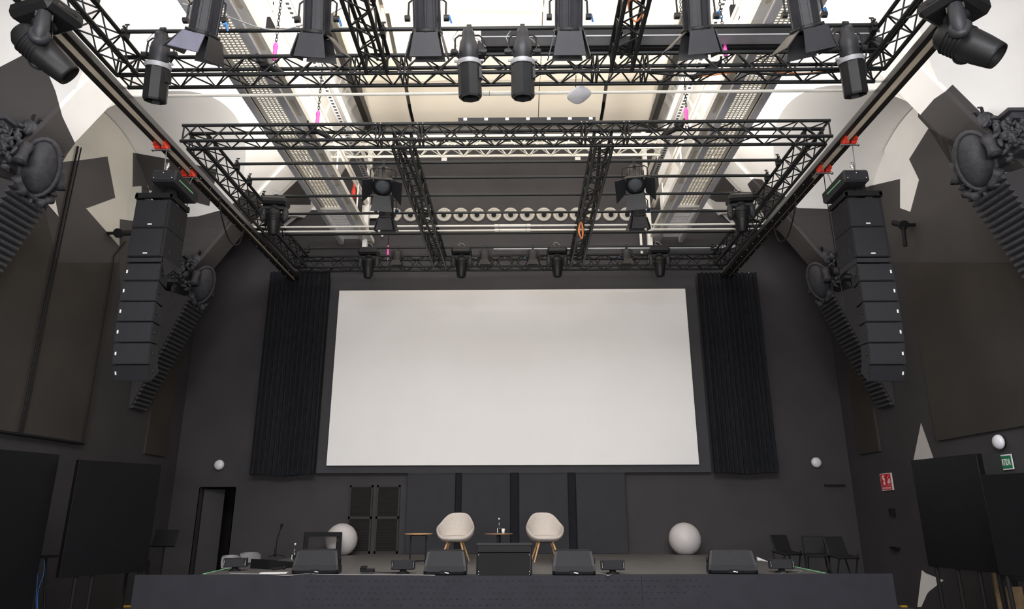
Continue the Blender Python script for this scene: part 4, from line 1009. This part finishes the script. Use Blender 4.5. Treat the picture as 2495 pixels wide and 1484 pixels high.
c = bp(1108, 1372, Y=YC); armchair((c.x, YC, ZS), math.radians(-4), 'pale grey tub armchair with wooden legs, left of the bottle table')
c = bp(1329, 1372, Y=YC); armchair((c.x, YC, ZS), math.radians(6), 'pale grey tub armchair with wooden legs, right of the bottle table')

# ---------------------------------------------------------------- side tables
def side_table(x, y_, rz, label, mt='wood'):
    c = bp(x, 1300, Y=y_); t = thing('side_table', label, 'side table', (c.x, y_, ZS), rz, 'round side tables'); H = c.z-ZS
    m = MB(); m.lathe([(0, H-.02), (.27, H-.02), (.285, H-.008), (.285, H), (0, H)], n=40); m.build('table_top', mt, t)
    for s in (-1, 1): m = MB(); m.box((s*.155, 0, H/2), (.032, .032, H-.03)); m.build('leg', 'black', t)
    m = MB(); m.bb((-.17, -.016, 0), (.17, .016, .025)); m.bb((-.17, -.016, H-.045), (.17, .016, H-.02)); m.bb((-.016, -.17, 0), (.016, .17, .02)); m.build('base_bar', 'black', t)
    return H, c
side_table(1020, 14.65, .15, 'round wooden side table with black legs, left of the left armchair')
H, cT = side_table(1215, 14.6, 1.45, 'round wooden side table between the armchairs, carrying a bottle', 'wood_dark')
def bottle(loc, label, h=.30):
    t = thing('water_bottle', label, 'bottle', loc); k = h/.30
    m = MB(); m.lathe([(0, .002), (.034*k, 0), (.036*k, .01), (.036*k, .14*k), (.030*k, .175*k), (.014*k, .225*k), (.012*k, .27*k)], n=20); m.build('glass_body', 'glass', t)
    m = MB(); m.lathe([(0, .265*k), (.016*k, .265*k), (.016*k, .30*k), (0, .30*k)], n=16); m.build('cap', 'white', t)
    m = MB(); m.lathe([(.0368*k, .03*k), (.0368*k, .085*k)], n=20); m.build('label_band', 'black', t)
    m = MB(); m.lathe([(.0375*k, .03*k), (.0375*k, .085*k)], n=20)
    m2 = MB(); m2.bb((-.037*k, -.034*k, .02*k), (-.024*k, -.022*k, .10*k)); m2.build('label_edge', 'white', t)
bottle((bp(1216, 1295, Y=14.6).x, 14.6, cT.z), 'clear glass water bottle on the middle round table')
t = thing('paper_cup', 'white paper cup beside the bottle on the middle table', 'cup', (bp(1226, 1295, Y=14.55).x, 14.55, cT.z))
m = MB(); m.lathe([(0, 0), (.026, 0), (.036, .095), (.033, .095), (.024, .006), (0, .006)], n=20); m.build('cup', 'white', t)
c = bp(716, 1366, Z=ZS); bottle((c.x, c.y, ZS), 'clear glass bottle on the stage floor behind the leftmost monitor wedge', .34)
# parsons table
t = thing('low_table', 'black square-legged table in front of the left globe lamp', 'table', (-4.47, 16.45, ZS), math.radians(18)); Ht = .52
m = MB(); m.bb((-.41, -.23, Ht-.085), (.41, .23, Ht)); m.build('table_top', 'black', t)
for sx in (-1, 1):
    for sy in (-1, 1): m = MB(); m.bb((sx*.41, sy*.23, 0), (sx*.315, sy*.135, Ht-.085)); m.build('leg', 'black', t)
# microphone on short stand
c = bp(671, 1356, Y=16.3); t = thing('microphone_stand', 'short black microphone stand at the left of the stage', 'microphone stand', (c.x, 16.3, ZS))
m = MB(); m.tube([(0, 0, 0), (0, 0, .36)], .012, 8); m.tube([(-.03, 0, .18), (-.03, 0, .0)], .008, 6); m.build('pole', 'black', t)
for k in range(3): m = MB(); a = 2*PI*k/3; m.tube([(0, 0, .06), (.2*math.cos(a), .2*math.sin(a), .01)], .009, 6); m.build('leg', 'black', t)
m = MB(); m.tube([(0, 0, .34), (.06, 0, .60)], .010, 8); m.tube([(.06, 0, .58), (.075, 0, .66)], .016, 10, r2=.022); m.ell((.08, 0, .68), (.03, .03, .035), 12); m.build('microphone', 'black', t)

# ---------------------------------------------------------------- monitor wedges on the stage edge
def wedge(x, y, w, rz, label):
    c = bp(x, y, Z=ZS); t = thing('stage_monitor', label, 'floor monitor', (c.x, c.y+.18, ZS), rz, 'black wedge floor monitors'); H = .375
    prof = [(-.18, .02), (-.20, .06), (-.19, .14), (-.10, .355), (-.07, H), (.0, H), (.23, .08), (.22, .0), (-.14, 0)]
    def tap(q): q.v = [(a*(1-.16*max(0, c_-.1)/.28), b_, c_) for a, b_, c_ in q.v]
    m = MB(); m.prism(prof, (-w/2+.04, 0, 0), (0, 1, 0), (0, 0, 1), w-.08); tap(m)
    m.build('cabinet', 'spk', t)
    for s in (-1, 1):
        m = MB(); pr = [(a*.93, .01+b*.95) for a, b in prof]
        m.prism(pr, (s*(w/2-.04) if s > 0 else -w/2, 0, 0), (0, 1, 0), (0, 0, 1), .04); tap(m); e = m.build('end_cheek', 'fix', t)
        m = MB(); m.lathe([(0, 0), (.05, 0), (.05, .006), (0, .006)], (s*(w/2), .0, .2), (s, 0, 0), 14); m.build('handle_recess', 'black', e)
    m = MB(); m.bb((-.07, -.205, .02), (.07, -.185, .075)); m.build('connector_recess', 'black', t)
    m = MB(); m.tube([(.0, -.21, .045), (.06, -.22, .035)], .012, 8); m.build('plug', 'chrome', t)
    m = MB(); m.bb((-w/2+.05, .01, .03), (w/2-.05, .012, .03)); 
    m = MB(); m.prism([(.005, .365), (.23, .09), (.235, .10), (.012, .374)], (-w/2+.06, 0, 0), (0, 1, 0), (0, 0, 1), w-.12); tap(m); m.build('grille', 'grille', t)
wedge(764, 1400, .72, math.radians(6), 'black wedge monitor on the stage edge, leftmost of four')
wedge(1083, 1403, .66, math.radians(2), 'black wedge monitor in front of the left armchair')
wedge(1400, 1403, .66, math.radians(-2), 'black wedge monitor in front of the right armchair')
wedge(1792, 1400, .74, math.radians(-9), 'black wedge monitor on the stage edge, rightmost of four')
# centre display monitor facing the stage
c = bp(1228, 1403, Z=ZS); t = thing('display_monitor', 'black display standing on the stage edge between the wedge monitors', 'monitor', (c.x, c.y+.1, ZS))
Rm = Rx(math.radians(-20))
m = MB(T(0, .0, .03) @ Rm); m.cbox((0, .03, .21), (.87, .045, .50), .01); m.build('display_panel', 'black', t)
m = MB(T(0, .0, .03) @ Rm); m.bb((-.44, -.0, .43), (.44, .065, .465)); m.build('top_bezel', 'spk', t)
m = MB(); m.bb((-.40, -.12, 0), (.40, -.10, .34)); m.bb((-.40, -.12, .33), (.40, .0, .345)); m.build('back_cover', 'black', t)
m = MB()
for x in (-.39, .39):
    for z in (.30, .06, .02): m.ell((x, -.122, z), (.009, .006, .009), 8)
m.build('screws', 'chrome', t)
m = MB(); m.bb((.36, -.1, 0), (.42, .24, .03)); m.bb((-.42, -.1, 0), (-.36, .24, .03)); m.prism([(-.1, 0), (.24, 0), (-.02, .3), (-.1, .3)], (.40, 0, 0), (0, 1, 0), (0, 0, 1), .015); m.build('stand', 'fix', t)
# small boxes with silver ends
for x, y, rz, lb in ((572, 1391, .2, 'small dark light box on a foot at the left end of the stage edge'), (982, 1397, .03, 'small dark light box on a foot left of the left armchair wedge'),
                 (1493, 1398, -.03, 'small dark light box on a foot right of the right armchair wedge'), (1905, 1395, -.15, 'small dark light box on a foot at the right end of the stage edge')):
    c = bp(x, y, Z=ZS); t = thing('stage_light_box', lb, 'light box', (c.x, c.y, ZS), rz, 'small light boxes on the stage edge')
    m = MB(); m.cbox((0, 0, .13), (.32, .16, .145), .01); m.build('box_body', 'spk', t)
    for s in (-1, 1):
        m = MB(); m.cbox((s*.17, 0, .13), (.03, .17, .15), .01); e = m.build('end_cap', 'fix_grey', t)
        m = MB(); m.tube([(s*.168, -.09, .09), (s*.168, -.09, .17)], .007, 6); m.build('silver_edge', 'chrome', e)
    m = MB(); m.lathe([(0, 0), (.11, 0), (.09, .02), (.05, .03), (.05, .06), (0, .06)], n=16); m.build('foot', 'black', t)
# paper, pedal, cables
c = bp(668, 1395, Z=ZS+.01); m = MB(); m.box((0, 0, .006), (.42, .20, .012), Rz(.15).to_3x3()); o = m.build('paper_sheets', 'white'); o.location = (c.x, c.y, ZS); tag(o, 'loose white papers on the stage edge near the left wedge', 'papers')
c = bp(676, 1390, Z=ZS+.02); t = thing('microphone', 'small black microphone lying on the papers', 'microphone', (c.x, c.y, ZS+.015)); m = MB(); m.tube([(-.1, 0, .03), (.08, .02, .04)], .02, 8); m.ell((.1, .02, .045), (.035, .03, .03), 10); m.build('microphone_body', 'black', t)
c = bp(895, 1397, Z=ZS); t = thing('foot_pedal', 'small black foot pedal on the stage edge with a cord', 'pedal', (c.x, c.y, ZS)); m = MB(); m.cbox((0, 0, .045), (.22, .12, .05), .01); m.box((-.06, -.02, .09), (.10, .10, .02), Rx(.3).to_3x3()); m.build('pedal_body', 'black', t)
m = MB(); m.tube([(.1, 0, .02), (.3, .02, .01), (.5, -.02, .01)], .008, 6); m.build('cord', 'black', t)
def scable(label, pts, r=.007, mt='grey_cable'): return cable('stage_cable', label, [bp(x, y, Z=ZS+.012) for x, y in pts], r, mt)
scable('thin grey cable along the stage edge between left wedges', [(560, 1397), (640, 1399), (700, 1402), (750, 1398), (800, 1400), (1000, 1401), (1060, 1402)], .006)
scable('thin pale cable from the right armchair wedge to the small light box', [(1405, 1400), (1440, 1397), (1462, 1397), (1480, 1402), (1490, 1400)], .006)
scable('thin grey cable by the rightmost light box', [(1905, 1397), (1930, 1390), (1955, 1392), (1945, 1395)], .006)
# stacked chairs and dark ramp on the left of the stage
def ply_chair_back(x, y, Y, w, h, rz, label):
    c = bp(x, y, Y=Y); t = thing('stacked_chair', label, 'chair', (c.x, Y, 0), rz, 'pale chair backs at left of the stage')
    rows = []
    for zz, k in ((0, .86), (.03, .95), (h*.5, 1), (h-.04, .97), (h-.01, .88), (h, .75)):
        rows.append([V((w/2*k*math.sin(a), .10*math.cos(a)-.1, c.z-h/2+zz)) for a in [(-1+2*i/14)*1.35 for i in range(15)]])
    m = MB(); m.sheet(rows); m.sheet([[p+V((0, .02, 0)) for p in r] for r in rows]); m.build('backrest', 'white_plastic_dimmed', t)
    m = MB(); m.bb((-w/2*.9, -.45, c.z-h/2-.12), (w/2*.9, -.02, c.z-h/2-.09)); m.build('seat', 'white_plastic_dimmed', t)
    for sx in (-1, 1):
        for sy in (-.42, -.05): m = MB(); m.tube([(sx*w*.40, sy, c.z-h/2-.1), (sx*w*.45, sy, 0)], .012, 8); m.build('leg', 'steel_grey', t)
ply_chair_back(565, 1368, 12.9, .34, .22, .1, 'pale rounded chair back just behind the leftmost light box')
ply_chair_back(614, 1358, 14.3, .46, .19, -.1, 'wider pale chair back tilted behind the dark ramp at left')
m = MB(); P = [bp(600, 1386, Z=ZS+.0), bp(706, 1359, Z=ZS+.0)]
m.prism([(0, 0), (1.15, 0), (1.15, .02), (0, .16)], (-4.75, 12.9, ZS), (.55, .83, 0), (0, 0, 1), .5); tag(m.build('dark_ramp', 'black', loc=(-4.7, 13, ZS)), 'dark sloping case lying on the stage at left', 'case')
# dark low chairs/silhouettes on the right of the stage
for i, (x, Y, rz) in enumerate(((1912, 14.6, .3), (1990, 13.9, -.2), (2046, 13.4, .2))):
    c = bp(x, 1380, Y=Y); t = thing('folded_chair', 'black folded chair lying at the right end of the stage, %s of three' % ('left one', 'middle one', 'right one')[i], 'chair', (c.x, Y, ZS if c.x < 4.8 else 0), rz, 'dark folded chairs'); b0 = 0 if c.x < 4.8 else 1.0
    m = MB(); m.cbox((0, .05, b0+.32), (.40, .05, .36), .02, Rx(-.35).to_3x3()); m.build('backrest', 'black', t)
    m = MB(); m.cbox((0, -.14, b0+.16), (.42, .38, .04), .015, Rx(.1).to_3x3()); m.build('seat', 'black', t)
    for s in (-1, 1): m = MB(); m.tube([(s*.18, .1, b0+.2), (s*.2, -.3, 0)], .014, 8); m.tube([(s*.18, -.3, b0+.2), (s*.2, .14, 0)], .014, 8); m.build('leg', 'black', t)
c0, c1, c2, c3 = [bp(x, y, Y=14.8) for x, y in ((1845, 1357), (1876, 1370), (1873, 1377), (1848, 1372))]
m = MB(); m.add([c0, c1, c2, c3]+[p+V((0, .06, 0)) for p in (c0, c1, c2, c3)], [(0, 1, 2, 3), (7, 6, 5, 4), (0, 1, 5, 4), (1, 2, 6, 5), (2, 3, 7, 6), (3, 0, 4, 7)]); m.box(((c2.x+c3.x)/2, 14.85, ZS+(c2.z-ZS)/2), (.25, .05, max(.02, c2.z-ZS+.02))); tag(m.build('white_board', 'white', loc=(c0.x, 14.8, ZS)), 'small white board leaning behind the rightmost wedge monitor', 'board')

# ---------------------------------------------------------------- wall lamps and signs
def wall_lamp(p, n, label, r=.125):
    t = thing('wall_lamp', label, 'wall lamp', p, 0, 'round white wall lamps')
    m = MB(); m.lathe([(r*.9, 0), (r, .015), (r*.98, .04), (r*.8, .075), (r*.45, .095), (0, .10)], d=n, n=28); m.build('diffuser', 'lamp_white', t)
    m = MB(); m.lathe([(0, -.03), (r*.85, -.03), (r*.9, .0), (0, 0)], d=n, n=24); m.build('base', 'black', t)
c = bp(535, 1133, Y=17.56); wall_lamp((c.x, 17.56, c.z), (0, -1, 0), 'round white wall lamp over the left doorway')
c = bp(1988, 1127, Y=17.56); wall_lamp((c.x, 17.56, c.z), (0, -1, 0), 'round white wall lamp on the back wall at right')
c = bp(2437, 1077, X=WR-.04); wall_lamp((WR-.04, c.y, c.z), (-1, 0, 0), 'round white wall lamp on the right side wall above the green sign', .125)
def txt(s, parent, loc, size, rot, mt, W=.1, H=.1):
    cu = bpy.data.curves.new('lettering', 'FONT'); cu.body = s; cu.size = size; cu.extrude = .001; cu.align_x = 'CENTER'; cu.align_y = 'CENTER'; cu.offset = size*.012
    o = bpy.data.objects.new('lettering', cu); COL.objects.link(o); cu.materials.append(MT[mt]); bpy.context.view_layer.update(); me = bpy.data.meshes.new_from_object(o.evaluated_get(bpy.context.evaluated_depsgraph_get())); bpy.data.objects.remove(o); o = bpy.data.objects.new('lettering', me); COL.objects.link(o); o.parent = parent; o.location = loc; o.rotation_euler = rot
    xs_ = [v.co.x for v in me.vertices]; ys_ = [v.co.y for v in me.vertices]; w_, h_ = max(xs_)-min(xs_), max(ys_)-min(ys_)
    me.transform(Mx.Translation((-(max(xs_)+min(xs_))/2, -(max(ys_)+min(ys_))/2, 0))); o.scale = (W/w_, H/h_, 1); return o
# extinguisher sign: local x runs towards the camera when seen on the right wall (normal -X)
def sign_frame(x, yc, z): return Mx.Translation((x, yc, z)) @ Mx(((0, 0, -1, 0), (-1, 0, 0, 0), (0, 1, 0, 0), (0, 0, 0, 1)))
tl_, br = bp(2143, 1155, X=WR-.03), bp(2178, 1194, X=WR-.03)
yc, zc_ = (tl_.y+br.y)/2, (tl_.z+br.z)/2; sw, sh = abs(tl_.y-br.y), abs(tl_.z-br.z)
t = thing('extinguisher_sign', 'red fire extinguisher sign reading EXTINTOR on right wall', 'sign', (0, 0, 0)); t.matrix_world = sign_frame(WR-.03, yc, zc_)
m = MB(); m.bb((-sw/2, -sh/2, -.01), (sw/2, sh/2, .0)); m.build('sign_border', 'white', t)
b_ = .035*sw
m = MB(); m.bb((-sw/2+b_, -sh/2+b_*.7, 0), (sw/2-b_*3, sh/2-b_*.7, .004)); m.build('sign_field', 'sign_red', t)
m = MB(); z = .005
def pl(pts): m.prism([(x*sw, y*sh) for x, y in pts], (0, 0, z), (1, 0, 0), (0, 1, 0), .002)
pl([(-.26, -.16), (-.10, -.16), (-.10, .18), (-.14, .24), (-.22, .24), (-.26, .18)]); pl([(-.21, .24), (-.15, .24), (-.15, .32), (-.21, .32)]); pl([(-.30, .34), (-.24, .40), (-.10, .38), (-.09, .34), (-.2, .33), (-.27, .28), (-.30, .18), (-.33, .18), (-.33, .28)])
pl([(.08, -.14), (.16, -.05), (.22, .10), (.26, .18), (.20, .14), (.12, .05)]); pl([(.16, -.18), (.26, -.04), (.34, .16), (.32, .22), (.24, .08), (.17, -.06)]); pl([(.26, -.18), (.34, -.02), (.36, .06), (.30, -.02)]); pl([(.10, .14), (.20, .26), (.30, .38), (.22, .34), (.14, .26)])
pl([(-.40, -.235), (.34, -.235), (.34, -.22), (-.40, -.22)])
m.build('pictogram', 'white', t)
m = MB(); z = .0075; pl([(-.23, .02), (-.13, .02), (-.13, .10), (-.23, .10)]); m.build('pictogram_label', 'sign_red', t)
txt('EXTINTOR', t, (-.02*sw, -.36*sh, .006), sh*.16, (0, 0, 0), 'white', .72*sw, .10*sh)
t = thing('exit_sign', 'green sign with white letters ending RTIDA, partly hidden behind black panel', 'sign', (0, 0, 0))
p0, p1 = bp(2437, 1109, X=WR-.03), bp(2466, 1143, X=WR-.03); sh2 = abs(p0.z-bp(2437, 1146, X=WR-.03).z); y1 = bp(2467, 1125, X=WR-.03).y; sw2 = sh2*2.6
t.matrix_world = sign_frame(WR-.03, y1+sw2/2, (p0.z+bp(2440, 1146, X=WR-.03).z)/2)
m = MB(); m.bb((-sw2/2, -sh2/2, -.01), (sw2/2, sh2/2, 0)); m.build('sign_border', 'white', t)
m = MB(); m.bb((-sw2/2+.02, -sh2/2+.02, 0), (sw2/2-.02, sh2/2-.02, .004)); m.build('sign_field', 'sign_green', t)
txt('RTIDA', t, (sw2/2-.145, 0, .006), sh2*.52, (0, 0, 0), 'white', .20, .105)
# ---------------------------------------------------------------- black display panels on stands, both sides
def panel_box(name, label, A, B, zt, zb_, th=.09, legs=(), legz=0., mt='display', feet=True):
    "upright panel between plan points A and B"
    A, B = V((A[0], A[1], 0)), V((B[0], B[1], 0)); d = (B-A); L = d.length; rz = math.atan2(d.y, d.x); c = (A+B)/2
    t = thing(name, label, 'display', (c.x, c.y, 0), rz)
    m = MB(); m.cbox((0, 0, (zt+zb_)/2), (L, th, zt-zb_), .003); m.build('display_panel', mt, t)
    for k, u in enumerate(legs):
        m = MB(); m.tube([(u*L, .0, zb_+.1), (u*L, 0, legz)], .03, 10); m.build('stand_leg', 'black', t)
        if feet: m = MB(); m.box((u*L, 0, .02), (.06, .6, .04)); m.build('foot', 'black', t)
    return t
P = bp(390, 1133, Y=12.7); A2 = math.radians(29); Q = bpl(190, 1120, P, A2)
zb1 = bpl(355, 1392, P, A2).z
panel_box('display_screen', 'large black display on a stand left of the stage, right one of two', (Q.x, Q.y), (P.x, P.y), P.z, zb1, .10, (-.30, -.12, .44))
P = bp(140, 1108, Y=11.3); A1 = math.radians(14); Q = bpl(-160, 1080, P, A1)
panel_box('display_screen', 'tall black panel at the left edge of the photo', (Q.x, Q.y), (P.x, P.y), P.z, .35, .10, (-.3, .3))
P = bp(2225, 1122, Y=12.3); A3 = math.radians(-10); Q = bpl(2385, 1107, P, A3); zb3 = bpl(2268, 1380, P, A3).z
Q.z = P.z
panel_box('display_screen', 'large black display on legs right of the stage', (P.x, P.y), (Q.x, Q.y), P.z, zb3, .10, (-.42, -.1, .2, .45))
Qa = bp(2384, 1107, Y=11.55); Qb = bp(2436, 1104, Y=11.4)
panel_box('display_screen', 'narrow black panel between the right display and the green sign', (Qa.x, Qa.y), (Qb.x, Qb.y), Qa.z, .9, .08, (0,), mt='black')
P = bp(2395, 1158, Y=10.2); Q = bp(2620, 1150, Y=9.0)
panel_box('display_screen', 'black panel at the right edge of the photo below the green sign', (P.x, P.y), (Q.x, Q.y), P.z, bp(2400, 1400, Y=10.2).z, .10, (-.45, -.2, .3))
# boards leaning behind the right panels
for x0, x1, y0, y1, Y, lb in ((2418, 1*2436, 1392, 1500, 11.6, 'tan wooden board standing behind the right displays, left one'), (2452, 2490, 1430, 1500, 11.4, 'tan wooden board standing behind the right displays, right one')):
    a, b = bp(x0, y0, Y=Y), bp(x1, y0, Y=Y); m = MB(); m.bb((a.x, Y, 0), (b.x, Y+.04, a.z)); tag(m.build('wooden_board', 'board', loc=(a.x, Y, 0)), lb, 'board')
# music stand behind left display
c = bp(403, 1312, Y=14.4); t = thing('music_stand', 'black music stand between the left display and the doorway', 'music stand', (c.x, 14.4, 0))
m = MB(T(0, 0, c.z) @ Rx(-.35)); m.cbox((0, 0, 0), (.46, .03, .34), .01); m.box((0, -.03, -.16), (.46, .06, .02)); m.build('desk', 'black', t)
m = MB(); m.tube([(0, 0, c.z), (0, 0, .25)], .014, 8); m.build('pole', 'black', t)
for k in range(3): m = MB(); a = 2*PI*k/3+.4; m.tube([(0, 0, .35), (.25*math.cos(a), .25*math.sin(a), .01)], .01, 6); m.build('leg', 'black', t)
# black frame left of stage
P0, P1, P2, P3 = [bp(x, y, Y=12.9) for x, y in ((313, 1368), (358, 1362), (352, 1470), (297, 1466))]
t = thing('metal_frame', 'black rectangular metal frame standing on floor beside the stage', 'frame', (P0.x, 12.9, 0)); o = V((P0.x, 12.9, 0))
m = MB(); hh_ = P0.z
for a, b in (((0, 0, hh_), (.36, 0, hh_)), ((0, 0, .03), (.36, 0, .03)), ((0, 0, 0), (0, 0, hh_)), ((.36, 0, 0), (.36, 0, hh_))): m.beam(a, b, .04, .04)
m.build('frame_bars', 'black', t)
# blue cables
a = bp(108, 1358, Y=11.9)
for k, (pp, lb) in enumerate((([(108, 1358), (106, 1400), (93, 1440), (92, 1484), (98, 1520)], 'blue cable hanging behind the left black panel, right strand'), ([(92, 1392), (90, 1430), (88, 1470), (92, 1520)], 'blue cable hanging behind the left black panel, left strand'))):
    cable('blue_cable', lb, [bp(x, y, Y=11.9+.02*k) for x, y in pp], .006, 'blue_cable')
c = bp(112, 1356, Y=12.0); m = MB(); m.box((0, 0, 0), (.22, .3, .04)); m.tube([(0, 0, 0), (.16, 0, -1.0)], .02, 8); m.tube([(.16, 0, -1.0), (.16, 0, -c.z)], .02, 8); o = m.build('wall_bracket_shelf', 'black'); o.location = c; tag(o, 'small black shelf stand with blue cables beside the left panel', 'shelf')
# switch boxes and dark openings on right wall
for lb, x, y, w, h in (('small dark round wall box on right wall under the extinguisher sign', 2174, 1248, .10, .16), ('small black wall bracket low on right wall beside the stage', 2180, 1335, .28, .05)):
    c = bp(x, y, X=WR-.05); m = MB(); m.cbox((0, 0, 0), (.10, w, h), .01); o = m.build('wall_box', 'black'); o.location = (WR-.05, c.y, c.z); tag(o, lb, 'wall box')
c = bp(2120, 1182, Y=17.55); m = MB(); m.box((0, 0, 0), (.5, .08, .03)); o = m.build('wall_shelf', 'black'); o.location = (7.75, 17.55, c.z); tag(o, 'thin dark shelf bar on the back wall left of the extinguisher sign', 'shelf')
c = bp(1830, 663, Y=17.3); t = thing('security_camera', 'small white camera high right of the right curtain', 'camera', (c.x, 17.5, c.z)); m = MB(); m.cbox((0, 0, 0), (.08, .14, .07), .01); m.build('casing', 'white', t)
m = MB(); m.tube([(0, .04, 0), (0, .10, .04)], .015, 8); m.build('mount', 'fix', t)

# ================================================================ LIGHT
def area(name, loc, rot, sx, sy, e, col=(1, 1, 1), spread=180):
    l = bpy.data.lights.new(name, 'AREA'); l.shape = 'RECTANGLE'; l.size = sx; l.size_y = sy; l.energy = e; l.color = col; l.spread = math.radians(spread)
    o = bpy.data.objects.new(name, l); COL.objects.link(o); o.location = loc; o.rotation_euler = rot; return o
for s in (-1, 1):
    area('catwalk_uplight', (XS+s*4.3, 9.0, 9.35), (PI, s*.1, 0), .4, 11, 260, (1, .95, .86))
    area('nave_uplight', (XS+s*3.0, 9.5, 9.6), (PI, s*-.35, 0), .3, 9, 300, (1, .90, .76))
    area('hall_low_fill', (XS+s*5.5, .5, 2.8), (math.radians(180-22), 0, 0), 3, 2, 290, (1, .98, .98))  # added fill from below, brightens catwalk undersides and the near vaults
for s in (-1, 1): area('side_cell_fill', (XS+s*5.2, 10.0, 8.35), (0, math.radians(-s*115), 0), .25, 9, 55, (1, .96, .92))  # unseen fill added to lift the dark side vault cells
area('centre_low_fill', (XS, -2.5, 2.2), (math.radians(180-38), 0, 0), 4, 2, 900, (1, .97, .94))  # soft fill added behind the camera, reaches the vault cells on both sides
area('hall_ceiling_light', (XS, -1.0, 9.5), (math.radians(35), 0, 0), 9, 4, 2050, (.95, .97, 1))
w = bpy.data.worlds.new('World'); bpy.context.scene.world = w; w.use_nodes = True
w.node_tree.nodes['Background'].inputs[0].default_value = (.85, .9, 1, 1); w.node_tree.nodes['Background'].inputs[1].default_value = .15

# ================================================================ CAMERA
cd = bpy.data.cameras.new('Camera'); cam = bpy.data.objects.new('Camera', cd); COL.objects.link(cam)
cd.sensor_fit = 'HORIZONTAL'; cd.sensor_width = 36; cd.lens = F/2495*36; cd.clip_end = 200
R3 = Mx((( _r.x, _u.x, -_f.x), (_r.y, _u.y, -_f.y), (_r.z, _u.z, -_f.z)))
cam.matrix_world = Mx.Translation(CAM) @ R3.to_4x4()
S = bpy.context.scene; S.camera = cam
S.view_settings.view_transform = 'Standard'; S.view_settings.look = 'None'; S.view_settings.gamma = 1; S.view_settings.use_curve_mapping = False
S.view_settings.exposure = 0.0
S.cycles.max_bounces = 8; S.cycles.diffuse_bounces = 5
